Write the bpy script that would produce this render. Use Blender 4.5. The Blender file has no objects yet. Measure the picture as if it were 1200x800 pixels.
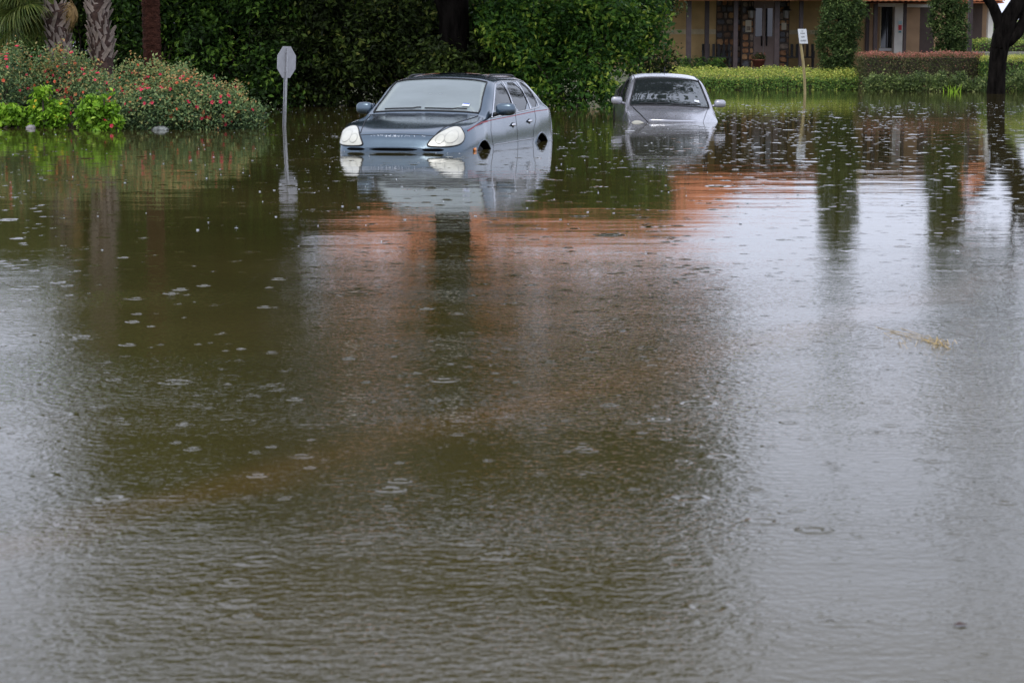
import bpy, bmesh, math, random
import numpy as np
from mathutils import Vector, Matrix
random.seed(7); R = np.random.default_rng(11)
PI = math.pi
SC = bpy.context.scene
COL = SC.collection

# ------------------------------------------------------------------ camera
F, HY, CAMH = 2500.0, 62.0, 1.333           # focal length (photo px), horizon row, eye height above the flood
TH = math.atan((400 - HY) / F)
cam_d = bpy.data.cameras.new('camera'); cam = bpy.data.objects.new('camera', cam_d); COL.objects.link(cam)
cam_d.sensor_width = 36; cam_d.lens = F / 1200 * 36
cam_d.clip_start = 0.1; cam_d.clip_end = 6000
cam.location = (0, 0, CAMH); cam.rotation_euler = (PI / 2 - TH, 0, 0)
cam_d.dof.use_dof = True; cam_d.dof.focus_distance = 31; cam_d.dof.aperture_fstop = 8
SC.camera = cam

def ray(px, py):
    a = (px - 600) / F; b = (400 - py) / F
    return (a, math.cos(TH) + b * math.sin(TH), -math.sin(TH) + b * math.cos(TH))
def P(px, py, z=0.0):                        # where the sight line of a photo pixel meets a level plane
    d = ray(px, py); t = (z - CAMH) / d[2]
    return (d[0] * t, d[1] * t, z)
def W(px, py, Y):                            # the point of that sight line at distance Y
    d = ray(px, py); t = Y / d[1]
    return (d[0] * t, Y, CAMH + d[2] * t)
def XP(px, Y, py=62): return W(px, py, Y)[0]
def ZP(py, Y): return W(600, py, Y)[2]

# ------------------------------------------------------------------ sky, sun, exposure
SUN_EL, SUN_ROT = math.radians(52), math.radians(200)
world = bpy.data.worlds.new('World'); SC.world = world; world.use_nodes = True
nt = world.node_tree; nt.nodes.clear()
wo = nt.nodes.new('ShaderNodeOutputWorld'); bg = nt.nodes.new('ShaderNodeBackground')
sky = nt.nodes.new('ShaderNodeTexSky'); sky.sky_type = 'NISHITA'; sky.sun_disc = False
sky.sun_elevation = SUN_EL; sky.sun_rotation = SUN_ROT; sky.dust_density = 4; sky.air_density = 1.2
hs = nt.nodes.new('ShaderNodeHueSaturation'); hs.inputs['Saturation'].default_value = 0.3
mx = nt.nodes.new('ShaderNodeMix'); mx.data_type = 'RGBA'; mx.inputs[0].default_value = 0.8   # rain cloud deck
mx.inputs[7].default_value = (9.1, 9.8, 12.1, 1)
nt.links.new(sky.outputs[0], hs.inputs['Color']); nt.links.new(hs.outputs[0], mx.inputs[6])
nt.links.new(mx.outputs[2], bg.inputs['Color']); bg.inputs['Strength'].default_value = 0.13
nt.links.new(bg.outputs[0], wo.inputs['Surface'])
sd = bpy.data.lights.new('sun', 'SUN'); sun = bpy.data.objects.new('sun', sd); COL.objects.link(sun)
sd.energy = 1.1; sd.angle = math.radians(25); sd.color = (1, 0.97, 0.92)
sdir = Vector((math.sin(SUN_ROT) * math.cos(SUN_EL), math.cos(SUN_ROT) * math.cos(SUN_EL), math.sin(SUN_EL)))
sun.rotation_euler = sdir.to_track_quat('Z', 'Y').to_euler()
SC.view_settings.view_transform = 'Standard'; SC.view_settings.look = 'None'
SC.view_settings.exposure = 0.0; SC.view_settings.gamma = 1.0; SC.view_settings.use_curve_mapping = False

# ------------------------------------------------------------------ materials
def newmat(name):
    m = bpy.data.materials.new(name); m.use_nodes = True
    n = m.node_tree; n.nodes.clear()
    o = n.nodes.new('ShaderNodeOutputMaterial')
    return m, n, o
def pm(name, c, rough=0.6, metal=0.0, coat=0.0, var=0.25, scale=6.0, bump=0.0, bscale=60.0, spec=0.5, stretch=(1, 1, 1), c2=None):
    m, n, o = newmat(name)
    b = n.nodes.new('ShaderNodeBsdfPrincipled'); n.links.new(b.outputs[0], o.inputs[0])
    tc = n.nodes.new('ShaderNodeTexCoord'); mp = n.nodes.new('ShaderNodeMapping'); mp.inputs['Scale'].default_value = stretch
    n.links.new(tc.outputs['Object'], mp.inputs[0])
    nz = n.nodes.new('ShaderNodeTexNoise'); nz.inputs['Scale'].default_value = scale; nz.inputs['Detail'].default_value = 5
    n.links.new(mp.outputs[0], nz.inputs[0])
    rp = n.nodes.new('ShaderNodeValToRGB'); rp.color_ramp.elements[0].position = 0.3; rp.color_ramp.elements[1].position = 0.7
    ca = tuple(x * (1 - var) for x in c); cb = tuple(min(1, x * (1 + var)) for x in (c2 or c))
    rp.color_ramp.elements[0].color = (*ca, 1); rp.color_ramp.elements[1].color = (*cb, 1)
    n.links.new(nz.outputs[0], rp.inputs[0]); n.links.new(rp.outputs[0], b.inputs['Base Color'])
    b.inputs['Roughness'].default_value = rough; b.inputs['Metallic'].default_value = metal
    b.inputs['Coat Weight'].default_value = coat; b.inputs['Coat Roughness'].default_value = 0.03
    b.inputs['Specular IOR Level'].default_value = spec
    if bump:
        nb = n.nodes.new('ShaderNodeTexNoise'); nb.inputs['Scale'].default_value = bscale; nb.inputs['Detail'].default_value = 3
        n.links.new(mp.outputs[0], nb.inputs[0])
        bp = n.nodes.new('ShaderNodeBump'); bp.inputs['Strength'].default_value = 1.0; bp.inputs['Distance'].default_value = bump
        n.links.new(nb.outputs[0], bp.inputs['Height']); n.links.new(bp.outputs[0], b.inputs['Normal'])
        if coat: n.links.new(bp.outputs[0], b.inputs['Coat Normal'])
    return m
GAIN = dict(low_shrub_leaves=1.8, bank_leaves=2.3, dull_bank_leaves=2.2, bright_bush_leaves=1.95, rose_leaves=2.3, lime_plant_leaves=1.45, cypress_sprays=2.5, clipped_hedge_leaves=2.2, red_tip_hedge_leaves=2.05)
def leafmat(name, stops, rough=0.42, trans=0.3):
    gn = GAIN.get(name, 1.0); stops = [(p, tuple(q * gn for q in c)) for p, c in stops]
    m, n, o = newmat(name)
    at = n.nodes.new('ShaderNodeAttribute'); at.attribute_name = 'rnd'
    rp = n.nodes.new('ShaderNodeValToRGB'); cr = rp.color_ramp
    while len(cr.elements) < len(stops): cr.elements.new(0.5)
    for e, (p, c) in zip(cr.elements, stops): e.position = p; e.color = (*c, 1)
    n.links.new(at.outputs['Fac'], rp.inputs[0])
    b = n.nodes.new('ShaderNodeBsdfPrincipled'); b.inputs['Roughness'].default_value = rough
    b.inputs['Specular IOR Level'].default_value = 0.2
    n.links.new(rp.outputs[0], b.inputs['Base Color'])
    t = n.nodes.new('ShaderNodeBsdfTranslucent'); n.links.new(rp.outputs[0], t.inputs['Color'])
    x = n.nodes.new('ShaderNodeMixShader'); x.inputs[0].default_value = trans
    n.links.new(b.outputs[0], x.inputs[1]); n.links.new(t.outputs[0], x.inputs[2]); n.links.new(x.outputs[0], o.inputs[0])
    return m
def glassmat(name, tint, film, filmfac, ior=1.9):
    m, n, o = newmat(name)
    tr = n.nodes.new('ShaderNodeBsdfTransparent'); tr.inputs[0].default_value = (*tint, 1)
    gl = n.nodes.new('ShaderNodeBsdfGlossy'); gl.inputs['Roughness'].default_value = 0.03; gl.inputs[0].default_value = (0.95, 0.97, 0.97, 1)
    fr = n.nodes.new('ShaderNodeFresnel'); fr.inputs[0].default_value = ior
    a = n.nodes.new('ShaderNodeMixShader'); n.links.new(fr.outputs[0], a.inputs[0]); n.links.new(tr.outputs[0], a.inputs[1]); n.links.new(gl.outputs[0], a.inputs[2])
    df = n.nodes.new('ShaderNodeBsdfDiffuse')
    nz = n.nodes.new('ShaderNodeTexNoise'); nz.inputs['Scale'].default_value = 3; nz.inputs['Detail'].default_value = 4
    rp = n.nodes.new('ShaderNodeValToRGB'); rp.color_ramp.elements[0].color = (*[x * 0.62 for x in film], 1); rp.color_ramp.elements[1].color = (*film, 1)
    n.links.new(nz.outputs[0], rp.inputs[0]); n.links.new(rp.outputs[0], df.inputs[0])
    b = n.nodes.new('ShaderNodeMixShader'); b.inputs[0].default_value = filmfac
    n.links.new(a.outputs[0], b.inputs[1]); n.links.new(df.outputs[0], b.inputs[2]); n.links.new(b.outputs[0], o.inputs[0])
    return m

def water_material():
    m, n, o = newmat('flood_water')
    L = n.links.new
    def math_(op, a, b=None, v=None):
        q = n.nodes.new('ShaderNodeMath'); q.operation = op
        for i, s in enumerate((a, b)):
            if s is None: continue
            if isinstance(s, (int, float)): q.inputs[i].default_value = s
            else: L(s, q.inputs[i])
        return q.outputs[0]
    geo = n.nodes.new('ShaderNodeNewGeometry')
    sep = n.nodes.new('ShaderNodeSeparateXYZ'); L(geo.outputs['Position'], sep.inputs[0])
    def noise(scale, detail=1, stretch=(1, 1, 1), rough=0.5):
        mp = n.nodes.new('ShaderNodeMapping'); mp.inputs['Scale'].default_value = stretch
        L(geo.outputs['Position'], mp.inputs[0])
        z = n.nodes.new('ShaderNodeTexNoise'); z.inputs['Scale'].default_value = scale; z.inputs['Detail'].default_value = detail
        z.inputs['Roughness'].default_value = rough
        L(mp.outputs[0], z.inputs[0]); return z.outputs[0]
    # wind ruffles the open water nearer than about 21 m; the far pool is sheltered
    wob = math_('MULTIPLY', math_('SUBTRACT', noise(0.25, 2), 0.5), 2.0)
    yy = math_('ADD', sep.outputs[1], wob)
    def ramp(a, b, va, vb, src=None):
        r = n.nodes.new('ShaderNodeMapRange'); r.interpolation_type = 'SMOOTHSTEP'
        r.inputs[1].default_value = a; r.inputs[2].default_value = b; r.inputs[3].default_value = va; r.inputs[4].default_value = vb
        L(src or yy, r.inputs[0]); return r.outputs[0]
    ruff = ramp(6.0, 17, 1.0, 0.0); near = ramp(5.0, 9.5, 1.0, 0.0)
    mid = ramp(17, 22, 1.0, 0.0)
    patch = ramp(0.35, 0.65, 0.45, 1.0, noise(0.5, 3, (0.5, 1.6, 1)))
    h = math_('MULTIPLY', noise(0.9, 1, (0.7, 1.3, 1)), WAVE['swell'])
    h = math_('ADD', h, math_('MULTIPLY', math_('MULTIPLY', noise(4.0, 2, (0.6, 1.4, 1)), WAVE['chop_far']), 1.0))
    h = math_('ADD', h, math_('MULTIPLY', math_('MULTIPLY', noise(4.0, 4, (0.55, 1.2, 1), 0.6), WAVE['chop_near']), math_('MULTIPLY', near, patch)))
    h = math_('ADD', h, math_('MULTIPLY', math_('MULTIPLY', noise(27.0, 2, (0.8, 1.1, 1)), WAVE['ripple']), math_('ADD', math_('MULTIPLY', mid, 0.10), math_('MULTIPLY', ruff, patch))))
    h = math_('ADD', h, math_('MULTIPLY', math_('MULTIPLY', noise(75.0, 1, (0.8, 1.0, 1)), 0.0011), math_('MULTIPLY', ruff, patch)))
    bp = n.nodes.new('ShaderNodeBump'); bp.inputs['Strength'].default_value = 1.0; bp.inputs['Distance'].default_value = 1.0
    if 'Filter Width' in bp.inputs: bp.inputs['Filter Width'].default_value = 0.05
    L(h, bp.inputs['Height'])
    b = n.nodes.new('ShaderNodeBsdfPrincipled')
    b.inputs['Roughness'].default_value = 0.03; b.inputs['IOR'].default_value = 1.333
    # silt: brown water, with the ochre streak of a drowned kerb line
    rp = n.nodes.new('ShaderNodeValToRGB'); rp.color_ramp.elements[0].position = 0.35; rp.color_ramp.elements[1].position = 0.7
    rp.color_ramp.elements[0].color = (0.044, 0.038, 0.011, 1); rp.color_ramp.elements[1].color = (0.067, 0.053, 0.017, 1)
    L(noise(0.35, 4, (0.6, 1, 1)), rp.inputs[0])
    A = P(150, 600); B = P(690, 455)
    tx, ty = B[0] - A[0], B[1] - A[1]; ln = math.hypot(tx, ty); nx, ny = -ty / ln, tx / ln
    dist = math_('ADD', math_('MULTIPLY', sep.outputs[0], nx), math_('MULTIPLY', sep.outputs[1], ny))
    dist = math_('SUBTRACT', dist, A[0] * nx + A[1] * ny)
    dist = math_('ABSOLUTE', math_('ADD', dist, math_('MULTIPLY', math_('SUBTRACT', noise(1.5, 2), 0.5), 0.35)))
    band = ramp(0.0, 0.28, 1.0, 0.0, dist)
    mixc = n.nodes.new('ShaderNodeMix'); mixc.data_type = 'RGBA'
    L(math_('MULTIPLY', band, math_('MULTIPLY', noise(1.2, 3), 0.42)), mixc.inputs[0]); L(rp.outputs[0], mixc.inputs[6]); mixc.inputs[7].default_value = (0.17, 0.085, 0.022, 1)
    L(mixc.outputs[2], b.inputs['Base Color']); L(bp.outputs[0], b.inputs['Normal'])
    L(b.outputs[0], o.inputs[0])
    return m
WAVE = dict(swell=0.0040, chop_far=0.0011, chop_near=0.0042, ripple=0.0036)

# ------------------------------------------------------------------ mesh helpers
def tag(o, label=None, cat=None, group=None, kind=None):
    if label: o['label'] = label
    if cat: o['category'] = cat
    if group: o['group'] = group
    if kind: o['kind'] = kind
    return o
def link(name, data, parent=None, loc=None):
    o = bpy.data.objects.new(name, data); COL.objects.link(o)
    if parent: o.parent = parent
    if loc is not None: o.location = loc
    return o
def thing(name, label, cat, loc=(0, 0, 0), rot=(0, 0, 0), group=None):
    o = link(name, None); o.location = loc; o.rotation_euler = rot; o.empty_display_size = 0.2
    return tag(o, label, cat, group)
def rawmesh(name, V, Q, mat, smooth=False):
    V = np.asarray(V, float); Q = np.asarray(Q, int)
    me = bpy.data.meshes.new(name); k = Q.shape[1]
    me.vertices.add(len(V)); me.vertices.foreach_set('co', V.ravel())
    me.loops.add(Q.size); me.loops.foreach_set('vertex_index', Q.ravel())
    me.polygons.add(len(Q)); me.polygons.foreach_set('loop_start', np.arange(len(Q)) * k)
    me.polygons.foreach_set('use_smooth', np.full(len(Q), smooth))
    me.update(calc_edges=True); me.materials.append(mat)
    return me
class MB:
    def __init__(s): s.v = []; s.f = []
    def add(s, v, f):
        b = len(s.v); s.v += [tuple(p) for p in v]; s.f += [tuple(i + b for i in q) for q in f]; return s
    def box(s, a, b, rot=None, piv=None):
        x0, y0, z0 = a; x1, y1, z1 = b
        v = [(x0, y0, z0), (x1, y0, z0), (x1, y1, z0), (x0, y1, z0), (x0, y0, z1), (x1, y0, z1), (x1, y1, z1), (x0, y1, z1)]
        if rot is not None:
            c = Vector(piv or ((x0 + x1) / 2, (y0 + y1) / 2, (z0 + z1) / 2)); v = [tuple(rot @ (Vector(p) - c) + c) for p in v]
        return s.add(v, [(0, 3, 2, 1), (4, 5, 6, 7), (0, 1, 5, 4), (1, 2, 6, 5), (2, 3, 7, 6), (3, 0, 4, 7)])
    def tube(s, pts, rad, n=8, cap=True):
        pts = [Vector(p) for p in pts]; m = len(pts)
        if isinstance(rad, (int, float)): rad = [rad] * m
        V = []; up = Vector((0, 0, 1)); prev = None
        for i, p in enumerate(pts):
            t = (pts[min(i + 1, m - 1)] - pts[max(i - 1, 0)]).normalized()
            if prev is None:
                a = t.cross(up if abs(t.z) < 0.9 else Vector((1, 0, 0))).normalized()
            else:
                a = (prev - t * prev.dot(t)).normalized()
            prev = a; b = t.cross(a)
            for k in range(n):
                g = 2 * PI * k / n; V.append(p + (a * math.cos(g) + b * math.sin(g)) * rad[i])
        f = [(i * n + k, i * n + (k + 1) % n, (i + 1) * n + (k + 1) % n, (i + 1) * n + k) for i in range(m - 1) for k in range(n)]
        if cap: f += [tuple(range(n))[::-1], tuple((m - 1) * n + k for k in range(n))]
        return s.add(V, f)
    def ell(s, c, r, nu=12, nv=8, pw=1.0, jit=0.0):
        V = []; 
        for i in range(nv + 1):
            ph = -PI / 2 + PI * i / nv
            for k in range(nu):
                g = 2 * PI * k / nu
                d = [math.cos(ph) * math.cos(g), math.cos(ph) * math.sin(g), math.sin(ph)]
                d = [math.copysign(abs(q) ** pw, q) for q in d]
                j = 1 + jit * (random.random() - 0.5)
                V.append((c[0] + r[0] * d[0] * j, c[1] + r[1] * d[1] * j, c[2] + r[2] * d[2] * j))
        return s.add(V, [(i * nu + k, i * nu + (k + 1) % nu, (i + 1) * nu + (k + 1) % nu, (i + 1) * nu + k) for i in range(nv) for k in range(nu)])
    def lathe(s, prof, c=(0, 0, 0), n=16):
        V = [(c[0] + r * math.cos(2 * PI * k / n), c[1] + r * math.sin(2 * PI * k / n), c[2] + z) for r, z in prof for k in range(n)]
        return s.add(V, [(i * n + k, i * n + (k + 1) % n, (i + 1) * n + (k + 1) % n, (i + 1) * n + k) for i in range(len(prof) - 1) for k in range(n)])
    def prism(s, poly, a, b, axis='y'):              # polygon in the two other axes, extruded along axis
        def mk(p, t): return {'y': (p[0], t, p[1]), 'x': (t, p[0], p[1]), 'z': (p[0], p[1], t)}[axis]
        n = len(poly); v = [mk(p, a) for p in poly] + [mk(p, b) for p in poly]
        return s.add(v, [tuple(range(n)), tuple(range(n, 2 * n))[::-1]] + [(i, i + n, (i + 1) % n + n, (i + 1) % n) for i in range(n)])
    def mesh(s, name, mat, smooth=False, bevel=0.0, fix=True):
        me = bpy.data.meshes.new(name); me.from_pydata(s.v, [], s.f); me.materials.append(mat)
        if fix or bevel:
            bm = bmesh.new(); bm.from_mesh(me)
            if bevel: bmesh.ops.bevel(bm, geom=bm.edges[:], offset=bevel, segments=2, affect='EDGES', profile=0.6)
            bmesh.ops.recalc_face_normals(bm, faces=bm.faces[:]); bm.to_mesh(me); bm.free()
        if smooth: me.polygons.foreach_set('use_smooth', [True] * len(me.polygons))
        me.update(); return me
    def build(s, name, mat, parent=None, smooth=False, bevel=0.0, loc=None, fix=True):
        return link(name, s.mesh(name, mat, smooth, bevel, fix), parent, loc)

# ---- foliage: many small leaf-shaped faces gathered in clumps
def leafmesh(name, pos, nrm, size, mat, rnd, aspect=0.5, down=0.0):
    N = len(pos); nrm = nrm / np.maximum(1e-6, np.linalg.norm(nrm, axis=1))[:, None]
    r = R.normal(size=(N, 3)); r[:, 2] -= down
    t = r - nrm * (r * nrm).sum(1)[:, None]; t /= np.maximum(1e-6, np.linalg.norm(t, axis=1))[:, None]
    b = np.cross(nrm, t); s = size[:, None]
    V = np.stack([pos - t * s * 0.5, pos + b * s * aspect * 0.5 - t * s * 0.05 + nrm * s * 0.08, pos + t * s * 0.5 - nrm * s * 0.06, pos - b * s * aspect * 0.5 - t * s * 0.05 + nrm * s * 0.08], 1).reshape(-1, 3)
    Q = np.arange(4 * N).reshape(N, 4)
    me = rawmesh(name, V, Q, mat)
    at = me.attributes.new('rnd', 'FLOAT', 'FACE'); at.data.foreach_set('value', np.clip(rnd, 0, 1).astype(float))
    return me
def lobes_clumps(lobes, n, shell=(0.78, 1.04), fill=0.15, zmin=-0.15, bias=(0, -0.35, 0.25)):
    L = np.array(lobes, float); area = (L[:, 3] * L[:, 5] + L[:, 4] * L[:, 5] + L[:, 3] * L[:, 4]); area /= area.sum()
    out = []; dirs = []
    while len(out) < n:
        i = R.choice(len(L), p=area); d = R.normal(size=3) + np.array(bias); d /= np.linalg.norm(d)
        q = R.uniform(*shell) if R.random() > fill else R.uniform(0.2, 0.8)
        p = L[i, :3] + d * L[i, 3:] * q
        if p[2] < zmin: continue
        inner = (((p - L[:, :3]) / L[:, 3:]) ** 2).sum(1); inner[i] = 9
        if q > 0.75 and inner.min() < 0.5: continue
        out.append(p); dirs.append(d)
    return np.array(out), np.array(dirs)
def leaves_for(lobes, nclump, per, spread, leaf, zmin=-0.1, tip=0.35, up=0.5, shell=(0.78, 1.04), fill=0.15, bias=(0, -0.35, 0.25), hg=0.0):
    c, d = lobes_clumps(lobes, nclump, shell, fill, zmin, bias)
    off = R.normal(size=(nclump, per, 3)) * spread
    pos = (c[:, None] + off).reshape(-1, 3)
    n = (d[:, None] * 0.7 + R.normal(size=(nclump, per, 3)) * 0.75 + np.array([0, 0, up])).reshape(-1, 3)
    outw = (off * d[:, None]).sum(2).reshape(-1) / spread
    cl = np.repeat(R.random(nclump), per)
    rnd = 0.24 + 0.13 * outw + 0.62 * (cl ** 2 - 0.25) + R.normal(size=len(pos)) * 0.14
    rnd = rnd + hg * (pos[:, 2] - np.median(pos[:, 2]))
    k = pos[:, 2] > zmin
    size = leaf * R.uniform(0.65, 1.3, len(pos))
    return pos[k], n[k], size[k], rnd[k]
def foliage(name, parent, mat, lobes, nclump, per, spread, leaf, aspect=0.5, base=(0, 0, 0), **kw):
    p, n, s, r = leaves_for(lobes, nclump, per, spread, leaf, **kw)
    return link(name, leafmesh(name, p - np.array(base), n, s, mat, r, aspect), parent)

# ------------------------------------------------------------------ material palette
M = {}
M['ground'] = pm('wet_soil_and_grass', (0.06, 0.075, 0.025), 0.8, var=0.5, scale=2.5, bump=0.02, bscale=14, c2=(0.09, 0.09, 0.035))
M['walk'] = pm('pale_concrete', (0.30, 0.29, 0.25), 0.8, var=0.2)
M['bark'] = pm('wet_dark_bark', (0.009, 0.0075, 0.0065), 0.9, var=0.7, scale=7, spec=0.04, bump=0.06, bscale=14, stretch=(1, 1, 0.25))
M['twig'] = pm('shrub_stems', (0.06, 0.045, 0.03), 0.8, var=0.4)
M['boot'] = pm('palm_boot', (0.25, 0.20, 0.165), 0.8, var=0.45, scale=9, bump=0.006, bscale=40, stretch=(1, 1, 0.3))
M['palmcore'] = pm('palm_fibre', (0.055, 0.03, 0.022), 0.9, var=0.5, scale=14, bump=0.02, bscale=40)
M['redpalm'] = pm('red_brown_palm_trunk', (0.070, 0.028, 0.018), 0.9, var=0.6, scale=9, bump=0.05, bscale=22, stretch=(1, 1, 2.2), spec=0.1)
M['galv'] = pm('galvanised_steel', (0.42, 0.43, 0.45), 0.42, metal=0.75, var=0.15, scale=20)
M['signback'] = pm('bare_aluminium', (0.47, 0.47, 0.48), 0.55, metal=0.45, var=0.1, scale=9)
M['stake'] = pm('raw_pine_stake', (0.36, 0.29, 0.13), 0.7, var=0.25, scale=14, stretch=(1, 1, 0.15))
M['whitepaint'] = pm('white_board', (0.72, 0.76, 0.78), 0.55, var=0.06)
M['ink'] = pm('grey_print', (0.24, 0.26, 0.27), 0.6, var=0.1)
M['stucco'] = pm('tan_stucco', (0.54, 0.37, 0.165), 0.9, var=0.16, scale=2.2, bump=0.006, bscale=60)
M['stucco2'] = pm('brown_stucco', (0.42, 0.27, 0.16), 0.9, var=0.14, scale=2.2, bump=0.006, bscale=60)
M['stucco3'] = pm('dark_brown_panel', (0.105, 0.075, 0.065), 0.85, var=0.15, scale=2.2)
M['trim'] = pm('cream_trim', (0.56, 0.47, 0.29), 0.8, var=0.12)
M['brownpost'] = pm('dark_brown_post', (0.055, 0.038, 0.038), 0.55, var=0.25, scale=5)
M['column'] = pm('off_white_column', (0.76, 0.73, 0.67), 0.75, var=0.08, scale=4)
M['beam'] = pm('white_beam', (0.8, 0.8, 0.78), 0.6, var=0.05)
M['door'] = pm('taupe_door', (0.36, 0.26, 0.22), 0.5, var=0.12, scale=4)
M['iron'] = pm('black_iron', (0.012, 0.011, 0.011), 0.5, var=0.2)
M['tile'] = pm('terracotta_tile', (0.43, 0.145, 0.07), 0.8, var=0.35, scale=2.5, c2=(0.50, 0.20, 0.095), spec=0.2)
M['mortar'] = pm('dark_mortar', (0.07, 0.055, 0.045), 0.9, var=0.2)
for i, c in enumerate([(0.29, 0.14, 0.06), (0.17, 0.10, 0.06), (0.10, 0.10, 0.11), (0.38, 0.21, 0.09), (0.22, 0.17, 0.13)]):
    M['stone%d' % i] = pm('field_stone_%s' % 'abcde'[i], c, 0.75, var=0.35, scale=9, bump=0.01, bscale=30)
M['dglass'] = pm('dark_window_glass', (0.015, 0.017, 0.018), 0.05, var=0.2, spec=0.8)
M['paper'] = pm('posted_paper', (0.50, 0.45, 0.34), 0.7, var=0.08)
M['red'] = pm('red_print', (0.6, 0.05, 0.06), 0.6, var=0.1)
M['teal'] = pm('teal_print', (0.05, 0.25, 0.27), 0.6, var=0.1)
M['cyan'] = pm('pale_cyan_print', (0.45, 0.68, 0.72), 0.6, var=0.1)
M['lampglass'] = pm('frosted_lantern_glass', (0.20, 0.19, 0.17), 0.3, var=0.2)
M['terra_pot'] = pm('terracotta_pot', (0.22, 0.07, 0.045), 0.7, var=0.2)
M['rockw'] = pm('white_lichen_rock', (0.25, 0.265, 0.25), 0.9, var=0.75, scale=11, bump=0.02, bscale=20)
M['rockg'] = pm('grey_river_stone', (0.26, 0.24, 0.24), 0.6, var=0.2, scale=6)
M['suvpaint'] = pm('dark_blue_green_paint', (0.085, 0.125, 0.16), 0.22, metal=0.85, coat=1.0, var=0.06, scale=2, bump=0.0004, bscale=140)
M['silver'] = pm('silver_paint', (0.42, 0.42, 0.45), 0.26, metal=0.55, coat=1.0, var=0.06, scale=2, bump=0.0004, bscale=140)
M['chrome'] = pm('bright_trim', (0.72, 0.72, 0.74), 0.15, metal=1.0, var=0.05)
M['rubber'] = pm('black_rubber', (0.012, 0.012, 0.013), 0.5, var=0.2)
M['void'] = pm('intake_black', (0.004, 0.004, 0.004), 0.9, var=0.1, spec=0.02)
M['tyre'] = pm('tyre_rubber', (0.018, 0.018, 0.018), 0.8, var=0.2)
M['lens'] = pm('cloudy_headlight_lens', (0.60, 0.585, 0.49), 0.18, coat=0.8, var=0.10, scale=9)
M['lensring'] = pm('lamp_bowl_rim', (0.46, 0.455, 0.40), 0.35, var=0.1)
M['amber'] = pm('amber_lens', (0.85, 0.25, 0.02), 0.2, coat=0.6, var=0.08)
M['pin'] = pm('red_pinstripe', (0.42, 0.03, 0.05), 0.35, var=0.05)
M['beige'] = pm('beige_leather', (0.60, 0.54, 0.41), 0.7, var=0.08)
M['dash'] = pm('grey_beige_dash', (0.44, 0.43, 0.36), 0.75, var=0.1)
M['darkint'] = pm('dark_interior', (0.05, 0.05, 0.05), 0.8, var=0.1)
M['sticker'] = pm('white_sticker', (0.75, 0.77, 0.82), 0.5, var=0.04)
M['stickerblue'] = pm('blue_sticker_band', (0.06, 0.13, 0.5), 0.5, var=0.04)
M['bead'] = pm('white_mark', (0.72, 0.75, 0.8), 0.1, coat=1.0, var=0.05)  # highlight white set as base colour, for the mark on the SUV hood
M['wshield'] = glassmat('rain_fogged_windshield', (0.72, 0.80, 0.80), (0.78, 0.90, 0.90), 0.30, 2.0)
M['sglass'] = glassmat('tinted_side_glass', (0.16, 0.17, 0.18), (0.3, 0.3, 0.32), 0.05, 1.75)
M['wshield2'] = glassmat('sedan_windshield', (0.28, 0.36, 0.35), (0.34, 0.42, 0.42), 0.06, 3.0)
M['straw'] = pm('wet_yellow_straw', (0.45, 0.31, 0.10), 0.7, var=0.35, scale=30)
M['leafbrown'] = pm('drowned_leaf', (0.06, 0.03, 0.02), 0.7, var=0.3, scale=30)
G = {}
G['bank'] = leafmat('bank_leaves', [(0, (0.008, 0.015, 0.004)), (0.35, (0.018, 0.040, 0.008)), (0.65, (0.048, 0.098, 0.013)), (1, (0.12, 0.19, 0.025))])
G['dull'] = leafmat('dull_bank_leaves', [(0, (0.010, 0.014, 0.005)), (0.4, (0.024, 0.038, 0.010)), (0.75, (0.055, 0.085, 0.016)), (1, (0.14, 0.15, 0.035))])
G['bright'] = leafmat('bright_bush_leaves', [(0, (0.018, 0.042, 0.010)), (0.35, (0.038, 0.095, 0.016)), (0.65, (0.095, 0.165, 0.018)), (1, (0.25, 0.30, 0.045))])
G['lime'] = leafmat('lime_plant_leaves', [(0, (0.06, 0.13, 0.010)), (0.4, (0.15, 0.29, 0.02)), (0.7, (0.26, 0.42, 0.035)), (1, (0.38, 0.52, 0.09))], trans=0.35)
G['rose'] = leafmat('rose_leaves', [(0, (0.026, 0.044, 0.022)), (0.4, (0.074, 0.118, 0.046)), (0.64, (0.145, 0.175, 0.062)), (0.82, (0.19, 0.135, 0.055)), (1, (0.25, 0.13, 0.05))])
G['low'] = leafmat('low_shrub_leaves', [(0, (0.035, 0.05, 0.018)), (0.4, (0.085, 0.125, 0.035)), (0.7, (0.17, 0.21, 0.065)), (1, (0.28, 0.30, 0.11))])
G['cyp'] = leafmat('cypress_sprays', [(0, (0.012, 0.021, 0.007)), (0.4, (0.027, 0.046, 0.013)), (0.75, (0.058, 0.090, 0.024)), (1, (0.115, 0.145, 0.045))], rough=0.6)
G['oak'] = leafmat('oak_leaves', [(0, (0.012, 0.026, 0.009)), (0.5, (0.028, 0.05, 0.015)), (1, (0.07, 0.10, 0.03))])
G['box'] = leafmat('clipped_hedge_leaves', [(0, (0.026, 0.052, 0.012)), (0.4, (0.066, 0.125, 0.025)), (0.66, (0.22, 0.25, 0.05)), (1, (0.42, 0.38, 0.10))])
G['redtip'] = leafmat('red_tip_hedge_leaves', [(0, (0.02, 0.03, 0.012)), (0.35, (0.05, 0.06, 0.02)), (0.58, (0.10, 0.085, 0.04)), (0.8, (0.24, 0.10, 0.07)), (1, (0.34, 0.13, 0.10))])
G['fern'] = leafmat('palm_frond_green', [(0, (0.04, 0.07, 0.015)), (0.5, (0.11, 0.15, 0.035)), (1, (0.26, 0.27, 0.07))])
G['dead'] = leafmat('dead_frond', [(0, (0.13, 0.08, 0.03)), (1, (0.30, 0.20, 0.08))])
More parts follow.
